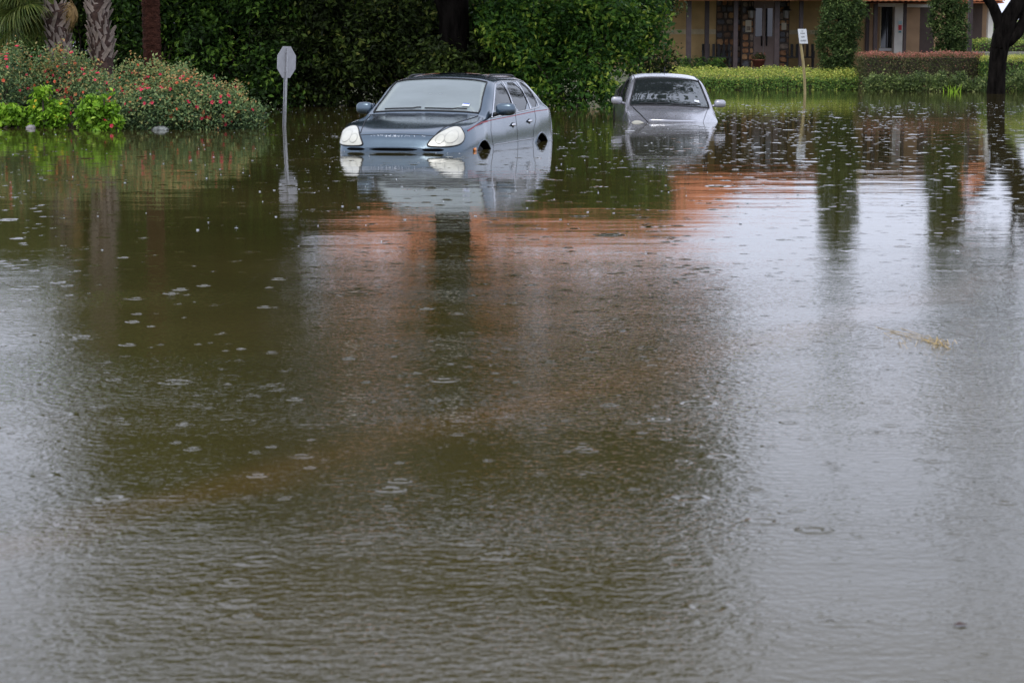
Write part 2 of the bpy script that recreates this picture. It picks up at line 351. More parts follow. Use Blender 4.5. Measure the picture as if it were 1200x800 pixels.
M['petal'] = pm('rose_petal', (0.66, 0.03, 0.08), 0.5, var=0.25, scale=20)
M['petalo'] = pm('orange_petal', (0.70, 0.13, 0.05), 0.5, var=0.25, scale=20)
M['petaly'] = pm('yellow_petal', (0.80, 0.55, 0.03), 0.5, var=0.15, scale=20)
M['splash'] = pm('splash_water', (0.62, 0.66, 0.70), 0.1, coat=0.5, var=0.05)
M['water'] = water_material()

# ------------------------------------------------------------------ ground, walk and water
def sm(a, b, t):
    t = np.clip((t - a) / (b - a), 0, 1); return t * t * (3 - 2 * t)
def gz(x, y):
    left = -0.65 + 0.4 * sm(50, 58, y) + 1.0 * sm(63, 79, y)
    right = -0.65 + 0.22 * sm(74, 77.5, y) + 1.18 * sm(77.8, 80.5, y) + 0.6 * sm(15.5, 18.5, x) * sm(78, 84, y)
    k = sm(3.5, 7.5, x)
    z = left * (1 - k) + right * k
    isl = sm(-8.5, -10.5, x) * sm(35.5, 38.5, y) * (1 - sm(44, 47, y))
    return z + isl * 0.55 + 0.03 * np.sin(x * 0.7) * np.cos(y * 0.5)
gx = np.concatenate([[-3000, -800, -200], np.arange(-60, 61, 1.0), [200, 800, 3000]])
gy = np.concatenate([[-600, -100, -10], np.arange(0, 121, 1.0), [200, 700, 4000]])
GX, GY = np.meshgrid(gx, gy); V = np.stack([GX, GY, gz(GX, GY)], -1).reshape(-1, 3)
nx_, ny_ = len(gx), len(gy)
ii, jj = np.meshgrid(np.arange(nx_ - 1), np.arange(ny_ - 1)); q0 = (jj * nx_ + ii).ravel()
tag(link('ground', rawmesh('ground', V, np.stack([q0, q0 + 1, q0 + nx_ + 1, q0 + nx_], 1), M['ground'], True)), 'flooded ground that rises to planted banks', None, None, 'structure')
wv = [(-3000, -600, 0), (3000, -600, 0), (3000, 150, 0), (-3000, 150, 0)]
tag(link('water', rawmesh('water', wv, [(0, 1, 2, 3)], M['water'])), 'brown flood water ruffled by rain', None, None, 'structure')
mb = MB(); Yw = 84.5
mb.box((XP(1136, Yw), Yw - 0.6, 1.2), (XP(1290, Yw), Yw + 0.7, 1.37))
tag(mb.build('path', M['walk'], bevel=0.02), 'pale concrete path between the hedges', None, None, 'structure')

# rain: rings and crowns where drops strike, real relief on the sheet of water
def wedge_points(n, y0, y1, power=2.0):
    y = (R.random(n) * (y1 ** power - y0 ** power) + y0 ** power) ** (1 / power)
    x = (R.random(n) - 0.5) * 2 * (0.26 * y + 0.6)
    return x, y
def rain_rings():
    xs, ys = wedge_points(7500, 4.5, 58, 1.75); x2, y2 = wedge_points(300, 5.5, 14, 1.3); xs = np.concatenate([xs, x2]); ys = np.concatenate([ys, y2])
    VV = []; QQ = []; b = 0
    for x, y in zip(xs, ys):
        n = 24 if y < 14 else 10
        rad = min(.11, .032 * math.exp(R.normal() * .5)) * (1.0 if R.random() < .85 else 1.8); lam = rad * R.uniform(0.45, 0.8); a = R.uniform(0.008, 0.05) * lam * (1.3 if y > 15 else 1.25)
        m = 7 if y < 14 else 5
        r = np.linspace(0.0, rad, m + 1)[1:]
        z = a * np.sin(2 * PI * (r - rad) / lam) * np.sin(PI * r / rad) ** 0.7
        z[-1] = -0.0005
        g = np.arange(n) * 2 * PI / n
        V = np.stack([x + r[:, None] * np.cos(g), y + r[:, None] * np.sin(g), np.repeat(z[:, None], n, 1) + 0.0006], -1).reshape(-1, 3)
        i, k = np.meshgrid(np.arange(m - 1), np.arange(n), indexing='ij')
        Q = np.stack([i * n + k, i * n + (k + 1) % n, (i + 1) * n + (k + 1) % n, (i + 1) * n + k], -1).reshape(-1, 4)
        VV.append(V); QQ.append(Q[:, ::-1] + b); b += len(V)
    V = np.concatenate(VV); Q = np.concatenate(QQ)
    tag(link('rain_rings', rawmesh('rain_rings', V, Q, M['water'], True)), 'ripple rings of raindrops on the flood water', 'rain', None, 'stuff')
    xs, ys = wedge_points(800, 14.0, 60, 2.0)
    mb = MB()
    for x, y in zip(xs, ys):
        r0 = R.uniform(0.003, 0.011); h = R.uniform(0.002, 0.008); r1 = r0 * R.uniform(1.2, 1.9)
        mb.lathe([(r0, -0.002), (r0 * 1.05, h * 0.5), (r1, h), (r1 * 0.9, h * 0.9), (r0 * 0.8, h * 0.3), (0.0005, 0.0)], (x, y, 0), 7)
        if R.random() < 0.4: mb.ell((x, y, h + R.uniform(0.005, 0.03)), (0.0022,) * 3, 6, 4)
    tag(mb.build('rain_splashes', M['splash'], smooth=True, fix=False), 'small splash crowns of raindrops on the flood water', 'rain', None, 'stuff')
rain_rings()

# ------------------------------------------------------------------ cars
def pchip(x, y, xi):
    x = np.asarray(x, float); y = np.asarray(y, float); h = np.diff(x); d = np.diff(y) / h; n = len(x)
    m = np.zeros(n); m[0] = d[0]; m[-1] = d[-1]
    for i in range(1, n - 1):
        if d[i - 1] * d[i] > 0:
            w1 = 2 * h[i] + h[i - 1]; w2 = h[i] + 2 * h[i - 1]; m[i] = (w1 + w2) / (w1 / d[i - 1] + w2 / d[i])
    k = np.clip(np.searchsorted(x, xi) - 1, 0, n - 2); t = (xi - x[k]) / h[k]
    return ((2 * t**3 - 3 * t**2 + 1) * y[k] + (t**3 - 2 * t**2 + t) * h[k] * m[k] + (-2 * t**3 + 3 * t**2) * y[k + 1] + (t**3 - t**2) * h[k] * m[k + 1])
def inpoly(px, py, poly):
    poly = np.array(poly); c = np.zeros(px.shape, bool); j = len(poly) - 1
    for i in range(len(poly)):
        xi, yi = poly[i]; xj, yj = poly[j]
        hit = ((yi > py) != (yj > py)) & (px < (xj - xi) * (py - yi) / (yj - yi + 1e-12) + xi); c ^= hit; j = i
    return c
def smoothpoly(poly, closed=True, it=2):
    p = [np.array(q, float) for q in poly]
    for _ in range(it):
        o = []; n = len(p)
        for i in range(n if closed else n - 1):
            a, b = p[i], p[(i + 1) % n]; o += [a * 0.75 + b * 0.25, a * 0.25 + b * 0.75]
        p = o if closed else [p[0]] + o + [p[-1]]
    return [tuple(q) for q in p]
class Shell:                                        # lofted body skin: station table -> fine grid
    def __init__(s, table, nys=250, nv=90):
        T = np.array(table, float); y = T[:, 0]
        u = np.linspace(0, 1, nys); ys = y[0] + (y[-1] - y[0]) * (0.55 * u + 0.45 * u ** 2.2)
        c = [pchip(y, T[:, k], ys) for k in range(1, 10)]
        wl, zb, wm, zm, wsh, zsh, we, ze, zc = c
        t = np.concatenate([np.linspace(0, 2, 34, endpoint=False), np.linspace(2, 3, 30, endpoint=False), np.linspace(3, 5, nv - 64)])
        s.X = np.zeros((nys, nv)); s.Z = np.zeros((nys, nv)); s.y = ys; s.k3 = 65; s.we = we
        for i in range(nys):
            z4 = ze[i] + (zc[i] - ze[i]) * 0.8
            s.X[i] = pchip([0, 1, 2, 3, 4, 5, 6], [wl[i], wm[i], wsh[i], we[i], we[i] * 0.55, 0, -we[i] * 0.55], t)
            s.Z[i] = pchip([0, 1, 2, 3, 4, 5, 6], [zb[i], zm[i], zsh[i], ze[i], z4, zc[i], z4], t)
        fx = np.concatenate([s.X, -s.X[:, -2::-1]], 1); fz = np.concatenate([s.Z, s.Z[:, -2::-1]], 1)
        s.V = np.stack([fx, np.repeat(ys[:, None], fx.shape[1], 1), fz], -1); s.nc = fx.shape[1]
        i, j = np.meshgrid(np.arange(nys - 1), np.arange(s.nc - 1), indexing='ij'); a = i * s.nc + j
        s.Q = np.stack([a, a + s.nc, a + s.nc + 1, a + 1], -1).reshape(-1, 4)
        s.C = s.V.reshape(-1, 3)[s.Q].mean(1); s.col = np.minimum(j, s.nc - 2 - j).ravel()
        f = s.V.reshape(-1, 3)[s.Q]; s.N = np.cross(f[:, 2] - f[:, 0], f[:, 3] - f[:, 1]); s.N /= np.linalg.norm(s.N, axis=1)[:, None] + 1e-9
        mid = np.argmax(s.C[:, 2])
        if s.N[mid, 2] < 0: s.N *= -1; s.Q = s.Q[:, ::-1]
        VN = np.zeros((len(s.V.reshape(-1, 3)), 3))
        for k in range(4): np.add.at(VN, s.Q[:, k], s.N)
        s.VN = VN / (np.linalg.norm(VN, axis=1)[:, None] + 1e-9)
    def part(s, name, mask, mat, parent, off=0.0):
        q = s.Q[mask]; u, inv = np.unique(q, return_inverse=True)
        V = s.V.reshape(-1, 3)[u] + s.VN[u] * off
        return link(name, rawmesh(name, V, inv.reshape(q.shape), mat, True), parent)
    def row(s, y): return int(np.clip(np.searchsorted(s.y, y), 0, len(s.y) - 1))
    def side(s, y, z, sg=1, off=0.0):
        i = s.row(y); k = s.k3 + 2
        return (sg * (np.interp(z, s.Z[i, :k], s.X[i, :k]) + off), y, z)
    def top(s, x, y, off=0.0):
        i = s.row(y); xs = s.X[i, 25:][::-1]; zs = s.Z[i, 25:][::-1]
        return (x, y, np.interp(abs(x), xs, zs) + off)
    def front(s, x, z, off=0.0):
        ax = abs(x); j = 17; prev = None
        for i in range(len(s.y)):
            wmx = s.X[i, j:].max()
            h = np.interp(ax, s.X[i, j:][::-1], s.Z[i, j:][::-1]) - z if ax < wmx else (wmx - ax) - .2
            if h > 0:
                y = s.y[i]
                if prev is not None and i: y = s.y[i - 1] + (s.y[i] - s.y[i - 1]) * (-prev) / (h - prev)
                return (x, y - off, z)
            prev = h
        return (x, s.y[0] - off, z)
def dens(p, n=6, closed=False):
    o = []; m = len(p)
    for i in range(m if closed else m - 1):
        a = np.array(p[i]); b = np.array(p[(i + 1) % m])
        o += [tuple(a + (b - a) * t / n) for t in range(n)]
    o.append(tuple(p[0]) if closed else tuple(p[-1])); return o

def wheel(parent, x, y, r, sg, mat='tyre'):
    w = link('wheel', None, parent); w.location = (x, y, r)
    t = MB(); prof = [(r * 0.66, -0.11), (r * 0.93, -0.12), (r, -0.08), (r, 0.08), (r * 0.93, 0.12), (r * 0.66, 0.11)]
    n = 24; V = [(p[1] * sg, p[0] * math.cos(2 * PI * k / n), p[0] * math.sin(2 * PI * k / n)) for p in prof for k in range(n)]
    t.add(V, [(i * n + k, i * n + (k + 1) % n, (i + 1) * n + (k + 1) % n, (i + 1) * n + k) for i in range(5) for k in range(n)])
    t.build('tyre', M['tyre'], w, True)
    q = MB()
    for k in range(5):
        a = 2 * PI * k / 5
        q.box((0.06 * sg, -0.035, 0.0), (0.095 * sg, 0.035, r * 0.64), Matrix.Rotation(a, 3, 'X'), (0, 0, 0))
    q.add([(0.05 * sg, r * 0.67 * math.cos(2 * PI * k / n), r * 0.67 * math.sin(2 * PI * k / n)) for k in range(n)], [tuple(range(n))])
    q.build('rim', M['galv'], w)

def suv():
    o = P(462, 178.3)
    root = thing('suv', 'dark blue green SUV standing in flood water up to its bumper, hood toward the camera', 'car',
                 (o[0], o[1], -0.655), (0, 0, math.radians(-17.0)))
    #      y    wl    zb   wm    zm   wsh   zsh   we    ze    zc
    tab = [(0.00, .46, .25, .52, .58, .50, .675, .36, .715, .725),
           (0.025, .60, .25, .67, .60, .64, .70, .44, .755, .765),
           (0.07, .72, .25, .775, .61, .735, .745, .50, .825, .84),
           (0.14, .80, .25, .845, .62, .80, .80, .53, .885, .905),
           (0.26, .86, .25, .90, .64, .85, .88, .56, .94, .955),
           (0.45, .90, .25, .94, .66, .88, .97, .60, 1.00, .998),
           (0.70, .92, .25, .965, .68, .90, 1.02, .63, 1.045, 1.045),
           (1.00, .925, .25, .97, .68, .905, 1.055, .67, 1.085, 1.095),
           (1.24, .925, .25, .96, .66, .91, 1.075, .81, 1.12, 1.145),
           (1.32, .925, .25, .96, .66, .912, 1.08, .825, 1.155, 1.195),
           (1.65, .925, .25, .96, .66, .915, 1.09, .775, 1.36, 1.415),
           (1.95, .925, .25, .96, .66, .917, 1.10, .735, 1.535, 1.600),
           (2.12, .925, .25, .96, .66, .92, 1.105, .715, 1.585, 1.655),
           (2.60, .925, .25, .96, .66, .922, 1.12, .70, 1.61, 1.695),
           (3.20, .925, .25, .965, .66, .925, 1.14, .69, 1.60, 1.695),
           (3.65, .925, .25, .97, .68, .93, 1.155, .695, 1.58, 1.67),
           (3.95, .92, .25, .965, .68, .93, 1.165, .72, 1.475, 1.60),
           (4.22, .915, .25, .965, .68, .928, 1.16, .77, 1.27, 1.42),
           (4.42, .905, .25, .955, .68, .91, 1.14, .73, 1.19, 1.27),
           (4.60, .87, .25, .92, .66, .875, 1.08, .66, 1.11, 1.15),
           (4.74, .82, .25, .86, .64, .82, 1.00, .64, 1.03, 1.055),
           (4.79, .74, .25, .78, .60, .74, .90, .60, .93, .94)]
    S = Shell(tab)
    C = S.C; ax = np.abs(C[:, 0]); sgn = np.sign(C[:, 0])
    upper = S.col >= S.k3 - 1; sidef = (S.col > 34) & (S.col < S.k3 + 4)
    winA = smoothpoly([(1.56, 1.105), (2.02, 1.46), (2.2, 1.535), (2.50, 1.555), (2.545, 1.135)], it=1)
    winB = smoothpoly([(2.61, 1.14), (2.56, 1.56), (3.23, 1.55), (3.33, 1.17)], it=1)
    winC = smoothpoly([(3.40, 1.175), (3.30, 1.555), (3.50, 1.545), (3.72, 1.36), (3.76, 1.19)], it=1)
    head = smoothpoly([(.455, .738), (.485, .80), (.54, .875), (.62, .95), (.71, .995), (.81, .985), (.875, .93), (.90, .85), (.885, .765), (.80, .735), (.62, .728)], it=2)
    wheels = [(0.97, .36), (3.825, .36)]
    ar = 0.43
    arch = np.zeros(len(C), bool)
    for wy, wz in wheels: arch |= ((C[:, 1] - wy) ** 2 + (C[:, 2] - wz) ** 2 < ar ** 2) & (ax > .7)
    wewin = np.interp(C[:, 1], S.y, S.we)
    ws = upper & (C[:, 1] > 1.30) & (C[:, 1] < 1.99) & (ax < wewin - 0.045)
    rg = upper & (C[:, 1] > 4.15) & (C[:, 1] < 4.55) & (ax < wewin - 0.07)
    taken = arch | ws | rg
    S.part('windshield', ws, M['wshield'], root, -0.004)
    S.part('rear_window', rg, M['sglass'], root, -0.004)
    for sg in (1, -1):
        for w in (winA, winB, winC):
            k = sidef & (sgn == sg) & inpoly(C[:, 1], C[:, 2], w); taken |= k
            S.part('side_window', k, M['sglass'], root, -0.006)
        k = (C[:, 1] < 0.8) & (sgn == sg) & inpoly(ax, C[:, 2], head) & (S.N[:, 1] < 0.2); taken |= k
        hl = S.part('headlight', k, M['lens'], root, 0.008)
        g = MB(); g.tube([S.front(sg * x, z, 0.006) for x, z in dens(head, 2, True)], 0.011, 6, False); g.build('gasket', M['rubber'], hl, True)
        for cx, cz, rr in ((.76, .865, .082), (.625, .835, .058)):
            g = MB(); g.tube([S.front(sg * (cx + rr * math.cos(a)), cz + rr * math.sin(a), 0.012) for a in np.linspace(0, 2 * PI, 22)], 0.006, 5, False)
            g.build('lamp_ring', M['lensring'], hl, True)
    body = S.part('body', ~taken, M['suvpaint'], root)
    cap = MB(); r0 = S.V[0]; cap.add([tuple(p) for p in r0], [tuple(range(len(r0)))]); cap.build('bumper', M['suvpaint'], root)
    cap = MB(); r1 = S.V[-1]; cap.add([tuple(p) for p in r1], [tuple(range(len(r1)))]); cap.build('rear_bumper', M['suvpaint'], root)
    # intakes, set proud on the bumper
    for x0, x1 in ((-.36, .33), (.40, .70), (-.70, -.43)):
        g = MB(); up_ = []; lo = []
        for t in np.linspace(0, 1, 14):
            x = x0 + (x1 - x0) * t; e = 1 - abs(2 * t - 1) ** 6; hz = 0.02 * max(e, 0.15)
            up_.append(S.front(x, .690 + hz, .010)); lo.append(S.front(x, .690 - hz, .010))
        V = up_ + lo; n = len(up_)
        V2 = [(p[0], p[1] + .06, p[2]) for p in V]
        g.add(V + V2, [(i, i + 1, n + i + 1, n + i) for i in range(n - 1)] + [(2 * n + i, 2 * n + i + 1, i + 1, i) for i in range(n - 1)])
        g.build('air_intake', M['void'], root)
    for wy, wz in wheels:
        for sg in (1, -1):
            g = MB(); n = 22; a = np.linspace(-.2, PI + .2, n)
            inn = [(sg * .55, wy + ar * math.cos(t), wz + ar * math.sin(t)) for t in a]
            out = [tuple(np.array(S.side(wy + ar * math.cos(t), wz + ar * math.sin(t), sg, -0.002))) for t in a]
            g.add(inn + out, [(i, i + 1, n + i + 1, n + i) for i in range(n - 1)] + [tuple(range(n))]); g.build('wheel_well', M['void'], root)
            g = MB(); g.tube([S.side(wy + (ar + .006) * math.cos(t), wz + (ar + .006) * math.sin(t), sg, .0) for t in a], .010, 6); g.build('arch_lip', M['suvpaint'], root, True)
            wheel(root, sg * .78, wy, .365, sg)
    # seams and trim
    def line(name, pts, r, mat, par=root): g = MB(); g.tube(pts, r, 5); return g.build(name, M[mat], par, True)
    for sg in (1, -1):
        gl = [S.side(y, z, sg, .004) for y, z in dens([(1.50, 1.085), (1.62, 1.09), (2.55, 1.125), (3.45, 1.16), (3.79, 1.178)], 8)]
        line('belt_trim', gl, .011, 'chrome')
        arc = smoothpoly([(1.50, 1.085), (1.98, 1.48), (2.2, 1.565), (2.5, 1.585), (3.2, 1.575), (3.53, 1.565), (3.77, 1.36), (3.80, 1.18)], False, 2)
        line('window_surround', [S.side(y, z, sg, .003) for y, z in dens(arc, 2)], .009, 'chrome')
        for p in ([(2.58, 1.13), (2.53, 1.575)], [(3.365, 1.165), (3.265, 1.57)]):
            g = MB(); pts = [S.side(y, z, sg, .006) for y, z in dens(p, 10)]
            V = []
            for q in pts: V += [(q[0], q[1] - .022, q[2]), (q[0], q[1] + .022, q[2])]
            V += [(q[0] - sg * .02, q[1], q[2]) for q in V]; n = len(pts)
            g.add(V, [(2 * i, 2 * i + 1, 2 * i + 3, 2 * i + 2) for i in range(n - 1)]); g.build('pillar_trim', M['chrome'], root)
        for p in ([(1.42, .66), (1.36, .9), (1.45, 1.09)], [(2.62, .45), (2.60, 1.12)], [(3.36, .66), (3.42, .85), (3.58, 1.0), (3.56, 1.15)]):
            line('door_gap', [S.side(y, z, sg, -.001) for y, z in dens(p, 8)], .0045, 'rubber')
        line('sill_line', [S.side(y, .705 + .01 * (y - 1.5), sg, .003) for y in np.linspace(1.45, 3.38, 20)], .008, 'galv')
        g = MB(); pts = [S.side(y, z, sg, .003) for y, z in dens([(.44, .935), (.7, .99), (1.0, 1.03), (1.5, 1.052), (2.6, 1.085), (3.6, 1.12), (4.4, 1.13)], 8)]
        V = [];
        for q in pts: hw = .011 if q[1] < 1.3 else .006; V += [(q[0], q[1], q[2] - hw), (q[0], q[1], q[2] + hw)]
        g.add(V, [(2 * i, 2 * i + 1, 2 * i + 3, 2 * i + 2) for i in range(len(pts) - 1)]); g.build('pinstripe', M['pin'], root)
        line('hood_gap', [S.top(sg * x, y, .001) for x, y in dens([(.55, .17), (.60, .40), (.70, .75), (.765, 1.05), (.80, 1.22)], 8)], .006, 'rubber')
        for hy, hz_ in ((2.42, .955), (3.24, .985)):
            h = MB(); q = S.side(hy, hz_, sg); h.ell((q[0] + sg * .018, hy, hz_), (.02, .10, .024), 10, 6, .8); hd = h.build('door_handle', M['chrome'], root, True)
            h = MB(); h.ell((q[0] + sg * .004, hy, hz_ - .005), (.012, .06, .04), 10, 6); h.build('handle_cup', M['rubber'], hd, True)
        mr = link('wing_mirror', None, root, (sg * 1.06 + (.03 if sg > 0 else .03), 1.60, 1.20))
        g = MB(); g.ell((0, 0, 0), (.145 if sg > 0 else .125, .085, .09), 18, 12, .68); g.build('mirror_housing', M['suvpaint'], mr, True)
        g = MB(); g.box((-.12, .082, -.065), (.12, .09, .065)); g.build('mirror_glass', M['chrome'], mr)
        g = MB(); g.tube([(-sg * .10, .01, -.05), (-sg * .17, .01, -.075), (-sg * .22, .02, -.09)], .03, 8); g.build('mirror_arm', M['rubber'], mr, True)
        g = MB(); q = S.side(.60, .675, sg, .002); g.ell(q, (.012, .055, .026), 10, 6, .7); g.build('side_marker', M['amber'], root, True)
        line('roof_rail', [S.top(sg * x, y, .022 if 0 < i < 9 else .0) for i, (x, y) in enumerate(zip(np.linspace(.60, .575, 10), np.linspace(2.25, 3.75, 10)))], .014, 'rubber')
        line('windshield_frame', [S.top(sg * (np.interp(y, S.y, S.we) - .042), y, .002) for y in np.linspace(1.29, 2.0, 24)], .010, 'rubber')
    line('hood_gap', [S.front(x, .893 - .02 * (x / .55) ** 2, .001) for x in np.linspace(-.55, .55, 30)], .004, 'rubber')
    line('windshield_frame', [S.top(x, 1.295, .002) for x in np.linspace(-.77, .77, 20)], .011, 'rubber')
    line('windshield_frame', [S.top(x, 1.995, .002) for x in np.linspace(-.685, .685, 20)], .010, 'rubber')
    g = MB()
    V = [S.top(x, y, .006) for y in np.linspace(2.35, 3.0, 8) for x in np.linspace(-.42, .42, 8)]
    g.add(V, [(i * 8 + k, i * 8 + k + 1, (i + 1) * 8 + k + 1, (i + 1) * 8 + k) for i in range(7) for k in range(7)]); g.build('sunroof', M['dglass'], root, True)
    for x0, x1 in ((-.62, -.08), (-.02, .60)):
        line('wiper', [S.top(x, 1.315 + .035 * (x - x0), .014) for x in np.linspace(x0, x1, 10)], .010, 'rubber')
    # white beads added for the illegible mark of broken highlights along the hood lip
    g = MB()
    for k in range(46):
        x = random.gauss(0, .17); z = .878 - random.random() * .018
        p = S.front(x, z, 0); s_ = random.uniform(.003, .007); g.ell((p[0], p[1] - .001, p[2]), (s_ * 1.5, s_ * .6, s_), 6, 4)
    tag(g.build('white_mark_beads', M['bead'], root, True), kind='stuff')
    st = MB(); c = [S.top(x, y, .004) for x, y in ((.50, 1.40), (.61, 1.40), (.605, 1.465), (.50, 1.465))]; st.add(c, [(0, 1, 2, 3)]); so = st.build('registration_sticker', M['sticker'], root)
    st = MB(); c = [S.top(x, y, .006) for x, y in ((.505, 1.447), (.60, 1.447), (.598, 1.463), (.505, 1.463))]; st.add(c, [(0, 1, 2, 3)]); st.build('sticker_band', M['stickerblue'], so)
    # cabin
    g = MB(); g.box((-.76, 1.35, .8), (.76, 1.75, 1.09)); g.build('dashboard', M['dash'], root, bevel=.05)
    g = MB(); g.box((-.84, 1.4, .30), (.84, 4.5, .42)); g.build('cabin_floor', M['darkint'], root)
    for sx in (.38, -.38):
        for sy in (2.25, 3.15):
            s_ = link('seat', None, root, (sx, sy, .45))
            g = MB(); g.box((-.25, -.25, 0), (.25, .28, .22)); g.build('seat_cushion', M['beige'], s_, bevel=.05)
            g = MB(); g.box((-.24, .24, .2), (.24, .38, .78), Matrix.Rotation(-.2, 3, 'X')); g.build('seat_back', M['beige'], s_, bevel=.05)
            g = MB(); g.box((-.13, .38, .80), (.13, .48, .98)); g.build('head_rest', M['beige'], s_, bevel=.04)
    for sg in (1, -1):
        g = MB(); g.tube([(sg * .78, 1.40, 1.14), (sg * .70, 1.70, 1.36), (sg * .64, 1.97, 1.52)], .03, 6); g.build('inner_pillar', M['beige'], root, True)
    g = MB(); g.tube([(-.30, 2.3, 1.12), (-.42, 2.45, 1.58)], .035, 6); g.build('seat_belt', M['beige'], root, True)
    g = MB(); n = 24
    g.tube([(.38 + .19 * math.cos(t), 1.80 + .07 * math.sin(t), 1.06 + .18 * math.sin(t)) for t in np.linspace(0, 2 * PI, n)], .018, 8, False); g.box((.22, 1.80, 1.03), (.54, 1.83, 1.08))
    g.build('steering_wheel', M['beige'], root, True)
    g = MB(); g.box((-.11, 1.86, 1.465), (.11, 1.89, 1.53)); g.build('rear_view_mirror', M['rubber'], root, bevel=.012)
    return root
suv()

def sedan():
    o = P(789.5, 143.5)
    YAW = math.radians(2.0)
    root = thing('sedan', 'silver sedan sunk in flood water to its hood, nose first beside the clipped hedge', 'car',
                 (o[0], o[1] - 0.45, -0.80), (math.radians(5.2), math.radians(1.9), YAW))
    tab = [(0.00, .45, .2, .55, .45, .52, .56, .36, .60, .61),
           (0.06, .64, .2, .72, .48, .69, .60, .46, .66, .675),
           (0.16, .76, .2, .82, .50, .77, .65, .52, .70, .725),
           (0.35, .84, .2, .88, .54, .82, .72, .56, .755, .785),
           (0.75, .88, .2, .91, .58, .85, .80, .62, .83, .865),
           (1.15, .89, .2, .915, .60, .86, .855, .68, .89, .925),
           (1.42, .90, .2, .93, .60, .885, .885, .82, .925, .955),
           (1.50, .90, .2, .93, .60, .885, .89, .825, .955, .985),
           (1.85, .90, .2, .93, .60, .885, .905, .75, 1.19, 1.24),
           (2.15, .90, .2, .93, .60, .885, .915, .69, 1.355, 1.41),
           (2.35, .90, .2, .93, .60, .885, .92, .66, 1.40, 1.455),
           (2.80, .90, .2, .93, .60, .885, .93, .65, 1.41, 1.47),
           (3.30, .89, .2, .915, .60, .875, .945, .59, 1.36, 1.42),
           (3.70, .88, .2, .91, .60, .87, .955, .60, 1.20, 1.26),
           (4.05, .87, .2, .90, .60, .86, .96, .66, 1.02, 1.05),
           (4.45, .84, .2, .88, .58, .83, .94, .62, .99, 1.01),
           (4.70, .76, .2, .80, .55, .74, .88, .56, .94, .955),
           (4.80, .66, .2, .70, .50, .66, .78, .52, .82, .83)]
    S = Shell(tab, 220); C = S.C; ax = np.abs(C[:, 0]); sgn = np.sign(C[:, 0])
    upper = S.col >= S.k3 - 1; sidef = (S.col > 34) & (S.col < S.k3 + 4)
    we = np.interp(C[:, 1], S.y, S.we)
    ws = upper & (C[:, 1] > 1.46) & (C[:, 1] < 2.21) & (ax < we - .05)
    rg = upper & (C[:, 1] > 3.40) & (C[:, 1] < 4.0) & (ax < we - .07)
    taken = ws | rg
    S.part('windshield', ws, M['wshield2'], root, -.004); S.part('rear_window', rg, M['sglass'], root, -.004)
    winA = smoothpoly([(1.78, .925), (2.2, 1.24), (2.42, 1.335), (2.72, 1.345), (2.76, .945)], it=1)
    winB = smoothpoly([(2.82, .95), (2.79, 1.345), (3.3, 1.315), (3.62, 1.13), (3.70, .975)], it=1)
    for sg in (1, -1):
        for w in (winA, winB):
            k = sidef & (sgn == sg) & inpoly(C[:, 1], C[:, 2], w); taken |= k; S.part('side_window', k, M['sglass'], root, -.006)
            g = MB(); g.tube([S.side(y, z, sg, .003) for y, z in dens(w, 3, True)], .011, 5, False); g.build('window_seal', M['rubber'], root, True)
        hp = smoothpoly([(.50, .575), (.54, .71), (.66, .775), (.80, .765), (.87, .70), (.84, .58)], it=2)
        k = (C[:, 1] < .9) & (sgn == sg) & inpoly(ax, C[:, 2], hp) & (S.N[:, 1] < .2); taken |= k
        S.part('headlight', k, M['lens'], root, .006)
    arch = np.zeros(len(C), bool)
    for wy in (.92, 3.72): arch |= ((C[:, 1] - wy) ** 2 + (C[:, 2] - .31) ** 2 < .36 ** 2) & (ax > .7)
    S.part('body', ~(taken | arch), M['silver'], root)
    cap = MB(); r0 = S.V[0]; cap.add([tuple(p) for p in r0], [tuple(range(len(r0)))]); cap.build('bumper', M['silver'], root)
    cap = MB(); r0 = S.V[-1]; cap.add([tuple(p) for p in r0], [tuple(range(len(r0)))]); cap.build('rear_panel', M['silver'], root)
    def line(name, pts, r, mat): g = MB(); g.tube(pts, r, 5); return g.build(name, M[mat], root, True)
    for sg in (1, -1):
        for wy in (.92, 3.72): wheel(root, sg * .76, wy, .315, sg)
        line('hood_gap', [S.top(sg * x, y, .002) for x, y in dens([(.50, .18), (.58, .6), (.66, 1.0), (.74, 1.38)], 8)], .010 if sg < 0 else .005, 'rubber')
        line('windshield_frame', [S.top(sg * (np.interp(y, S.y, S.we) - .045), y, .002) for y in np.linspace(1.45, 2.22, 24)], .014, 'rubber')
        line('roof_moulding', [S.top(sg * (np.interp(y, S.y, S.we) - .02), y, .002) for y in np.linspace(2.25, 3.35, 14)], .008, 'rubber')
        mr = link('wing_mirror', None, root, (sg * 1.03, 1.76, 1.01))
        g = MB(); g.ell((0, 0, 0), (.115, .075, .075), 16, 10, .6); g.build('mirror_housing', M['silver'], mr, True)
        g = MB(); g.box((-.09, .070, -.05), (.09, .078, .05)); g.build('mirror_glass', M['chrome'], mr)
        g = MB(); g.tube([(-sg * .08, .01, -.04), (-sg * .17, .02, -.06)], .026, 8); g.build('mirror_arm', M['silver'], mr, True)
    line('windshield_frame', [S.top(x, 1.455, .002) for x in np.linspace(-.77, .77, 18)], .016, 'rubber')
    line('windshield_frame', [S.top(x, 2.22, .002) for x in np.linspace(-.63, .63, 18)], .014, 'rubber')
    for x0, x1 in ((-.60, -.02), (.02, .62)):
        line('wiper', [S.top(x, 1.495 + .04 * (x - x0), .016) for x in np.linspace(x0, x1, 10)], .011, 'rubber')
    line('waterline_strip', [S.top(x, .41 + .06 * (x / .5) ** 2, .002) for x in np.linspace(-.50, .40, 18)], .014, 'chrome')  # chrome strip added to draw the white edge where the hood meets the water
